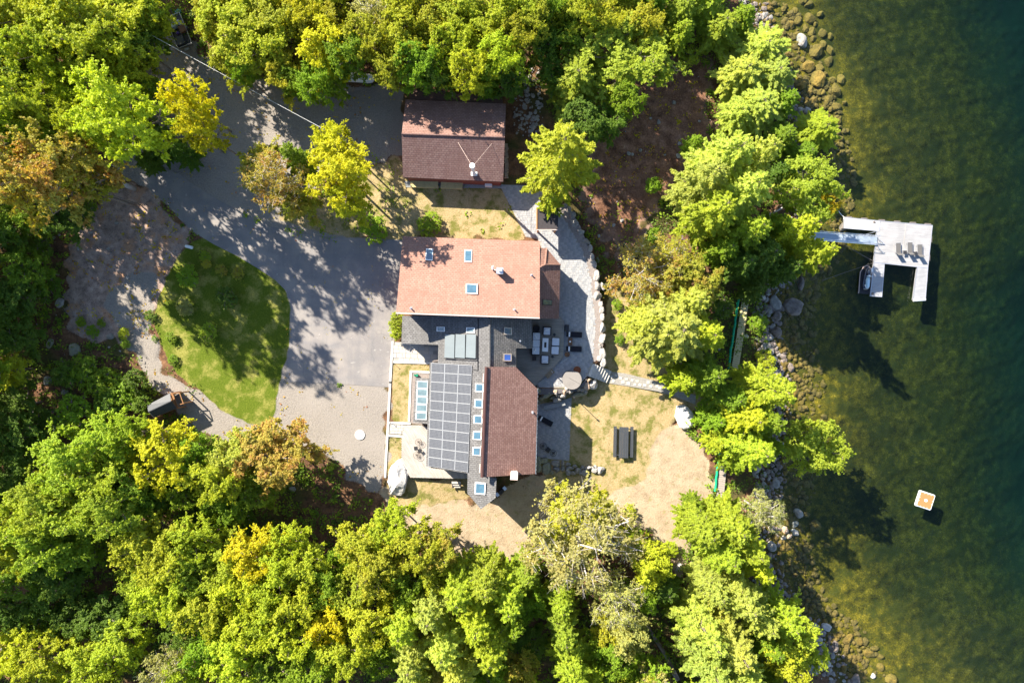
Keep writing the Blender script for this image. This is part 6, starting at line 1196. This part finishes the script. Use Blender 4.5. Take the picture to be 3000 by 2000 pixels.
          (1600, 1200, 60, 'c', 'LG', 15), (1660, 1190, 62, 'c', 'LG', 16), (1640, 1250, 64, 'c', 'LG', 16), (1700, 1240, 56, 'c', 'LG', 15), (1725, 1290, 46, 'c', 'YG', 13), (1590, 1155, 30, 'c', 'MG', 8), (1620, 1330, 52, 'c', 'PG', 15), (1680, 1350, 62, 'c', 'PG', 17), (1720, 1390, 56, 'c', 'PG', 16), (1600, 1420, 62, 'c', 'PG', 18), (1660, 1450, 70, 'c', 'PG', 18), (1610, 1500, 66, 'c', 'PG', 18), (1690, 1510, 60, 'c', 'PG', 17), (1780, 1400, 56, 'c', 'LG', 14), (1820, 1450, 60, 'b', 'LG', 12), (1800, 1510, 56, 'b', 'YG', 12), (1860, 1500, 36, 'b', 'YG', 9), (1750, 1460, 44, 'c', 'MG', 12), (1760, 1540, 40, 'c', 'MG', 11), (1445, 1175, 16, 's', 'YG', 1.5), (1540, 1260, 18, 's', 'YG', 1.5)]: T_(*a)
T_(1335, 1235, 120, 'd', 'PO', 15, "very large pale half bare tree at the south end of the lawn", 1); T_(1320, 1200, 90, 'b', 'OL', 12, "olive leafed tree mingled with the large pale half bare one")
T_(1755, 1180, 46, 'd', 'PO', 11, "whitish half bare tree at the waterline above the orange rocks"); T_(1500, 1580, 50, 'd', 'PO', 12); T_(1390, 1175, 26, 'b', 'OL', 8)
# beyond the frame, so the woods go on
rg = np.random.default_rng(3)
for _ in range(110):
    side = rg.integers(0, 3); dx, dy = (rg.uniform(-260, 1560), rg.uniform(-170, -50)) if side == 0 else (rg.uniform(-300, -70), rg.uniform(-100, 1700)) if side == 1 else (rg.uniform(-260, 1830), rg.uniform(1620, 1760))
    T_(dx, dy, rg.uniform(55, 85), 'b' if rg.random() < .7 else 'c', ['YG', 'LG', 'OL', 'MG', 'YG'][rg.integers(5)], 11.5 if side == 0 else None, "green tree of the surrounding woods just outside the picture")
    trees[-1][0]['group'] = "trees beyond the picture's edge"
# labels by colour, kind and place, told apart by their order from left to right
def place(px, py):
    dx, dy = px / S, py / S
    if dx > 1700 and dy < 420: return "on the north lake shore"
    if dx > 1420 and 420 <= dy < 1130: return "between the patio and the lake"
    if dx > 1420 and dy >= 1130: return "at the lower right shore"
    if dy < 230 and dx >= 420: return "along the top edge"
    if dx < 420 and dy < 420: return "in the top left woods"
    if dx < 420 and dy < 960: return "west of the mulch slope"
    if dx < 700 and dy < 1220 and dy >= 960: return "below the island lawn"
    if dy >= 1220 and dx < 500: return "in the lower left woods"
    if dy >= 1180 and dx < 900: return "in the lower middle woods"
    if dy >= 1180: return "in the bottom centre woods"
    return "around the driveway and clearing"
ORD = ["leftmost", "second from left", "third from left", "fourth from left", "fifth from left", "sixth from left", "seventh from left", "eighth from left", "ninth from left", "tenth from left"] + ["%dth from left" % i for i in range(11, 40)]
NUM = ["", "", "two", "three", "four", "five", "six", "seven", "eight", "nine", "ten"] + [str(i) for i in range(11, 40)]
gr_ = {}
for t in trees:
    if t[5] is None: gr_.setdefault((COLS[t[4]][2], KIND[t[3]][1], place(t[1], t[2])), []).append(t)
    t[0]['group'] = t[0].get('group') or ("shrubs" if t[3] == 's' else "trees") + " " + place(t[1], t[2])
for (cn, kn, pl), L in gr_.items():
    L.sort(key=lambda t: t[1])
    for i, t in enumerate(L): t[0]['label'] = "%s %s %s" % (cn, kn + (" tree" if kn == "broadleaf" else ""), pl) if len(L) == 1 else "%s of %s %s %s %s" % (ORD[i] if i < len(L) - 1 else "rightmost", NUM[len(L)], cn, {"broadleaf": "broadleaf trees", "half bare tree": "half bare trees"}.get(kn, kn + "s"), pl)
# undergrowth: low leaves that nobody could count
def undergrowth(name, n, per, colr, seed, zmax, test, al=1.0):
    rg = np.random.default_rng(seed); px = rg.uniform(-150, 2340, n * 4); py = rg.uniform(-150, 2150, n * 4); k = test(px, py); px, py = px[k][:n], py[k][:n]
    X = (px - 1500) / 22; Y = (1000 - py) / 22; ok = X < shoreX(Y) - .8; X, Y = X[ok], Y[ok]; n = len(X); Z = height(X, Y); R_ = rg.uniform(.35, 1.1, n); idx_ = np.repeat(np.arange(n), per); m_ = len(idx_)
    u = rg.normal(size=(m_, 3)); u /= np.linalg.norm(u, axis=1, keepdims=True); u[:, 2] = np.abs(u[:, 2]); C = np.stack([X[idx_], Y[idx_], Z[idx_]], -1) + u * (R_[idx_] * rg.random(m_) ** .5)[:, None] * np.array([1, 1, zmax])
    me = leaves_mesh(name, C, u * .5 + rg.normal(size=(m_, 3)) * .4 + np.array([0, 0, .7]), .22, seed); o = obj(name, me); o['kind'] = 'stuff'; o.color = (*COLS[colr][0], al); return o
BLKn = BLK + [dryN, dryS, mulch, soilE, gravel2] + strips
def in_woods(px, py):
    r_ = np.ones(px.shape, bool)
    for p in BLKn: r_ &= ~inpoly(px, py, p)
    return r_
undergrowth("undergrowth", 4200, 20, 'DG', 5, 1.3, in_woods); undergrowth("undergrowth", 3000, 20, 'MG', 6, 1.6, in_woods)
undergrowth("weeds", 420, 12, 'MG', 7, .35, lambda px, py: inpoly(px, py, dryN) | inpoly(px, py, soilE) & (px < 1860) & (py > 560) | inpoly(px, py, [(1775, 1000), (1760, 800), (1790, 830), (1800, 1000), (1790, 1080)]))
undergrowth("fallen_leaves", 900, 7, 'OY', 8, .06, lambda px, py: inpoly(px, py, mulch) | inpoly(px, py, soilE), .0)
undergrowth("fallen_leaves", 500, 3, 'OY', 9, .04, lambda px, py: (inpoly(px, py, asph) | inpoly(px, py, gravel) | inpoly(px, py, gravel2)) & ~(inpoly(px, py, [(880, 900), (1130, 900), (1130, 1350), (900, 1350)]) & (np.random.default_rng(2).random(px.shape) > .25)), .0)
# fallen logs and leaning trunks
def log(pts, r0, r1, m, label):
    A = [Vector((*P(x, y, z), z)) for x, y, z in pts]; mb = MB()
    for i, (a, b) in enumerate(zip(A[:-1], A[1:])): u0, u1 = i / (len(A) - 1), (i + 1) / (len(A) - 1); mb.tube(a, b, r0 + (r1 - r0) * u0, r0 + (r1 - r0) * u1, 8)
    return solo("fallen_log", mb, m, label, "log", smooth=True)
log([(393, 553, .2), (345, 532, 4), (290, 512, 8)], .36, .26, m_pbark, "grey leaning trunk at the edge of the mulch slope below the red tinged maple")
log([(2208, 648, -2.6), (2262, 625, -2.9), (2310, 598, -3.1)], .2, .12, m_pbark, "pale fallen birch log near the shore north of the gangway")
log([(1985, 1990, -1.5), (1955, 1925, -1.6), (1920, 1870, -1.6), (1895, 1830, -1.6)], .34, .2, m_bark, "brown fallen trunk on orange needles near the photo's bottom edge")
log([(675, 1515, .3), (620, 1540, 1.2), (575, 1562, 1.8)], .16, .1, m_pbark, "pale fallen trunk in the woods at the top of the southern trees"); log([(1375, 1872 - 220, .1), (1378, 1620, .1)], .3, .3, m_pbark, "short pale post lying at the south edge of the sandy ground")
log([(657, 443, .1), (625, 422, 3.5), (590, 402, 6)], .28, .2, m_bark, "grey leaning trunk below the golden tree beside the gravel drive"); log([(450, 192, .1), (420, 160, 4), (390, 130, 8)], .36, .26, m_bark, "thick grey trunk beside the trailer at the top left")
log([(2270, 1290, -3.2), (2300, 1300, -2.6), (2330, 1312, -1.6)], .2, .12, m_pbark, "pale leaning trunk reaching from the shore to the lone lime maple")
log([(893, 618, .1), (860, 600, 3), (838, 590, 5)], .2, .15, m_bark, "grey trunk below the golden tree between the asphalt and the garage")
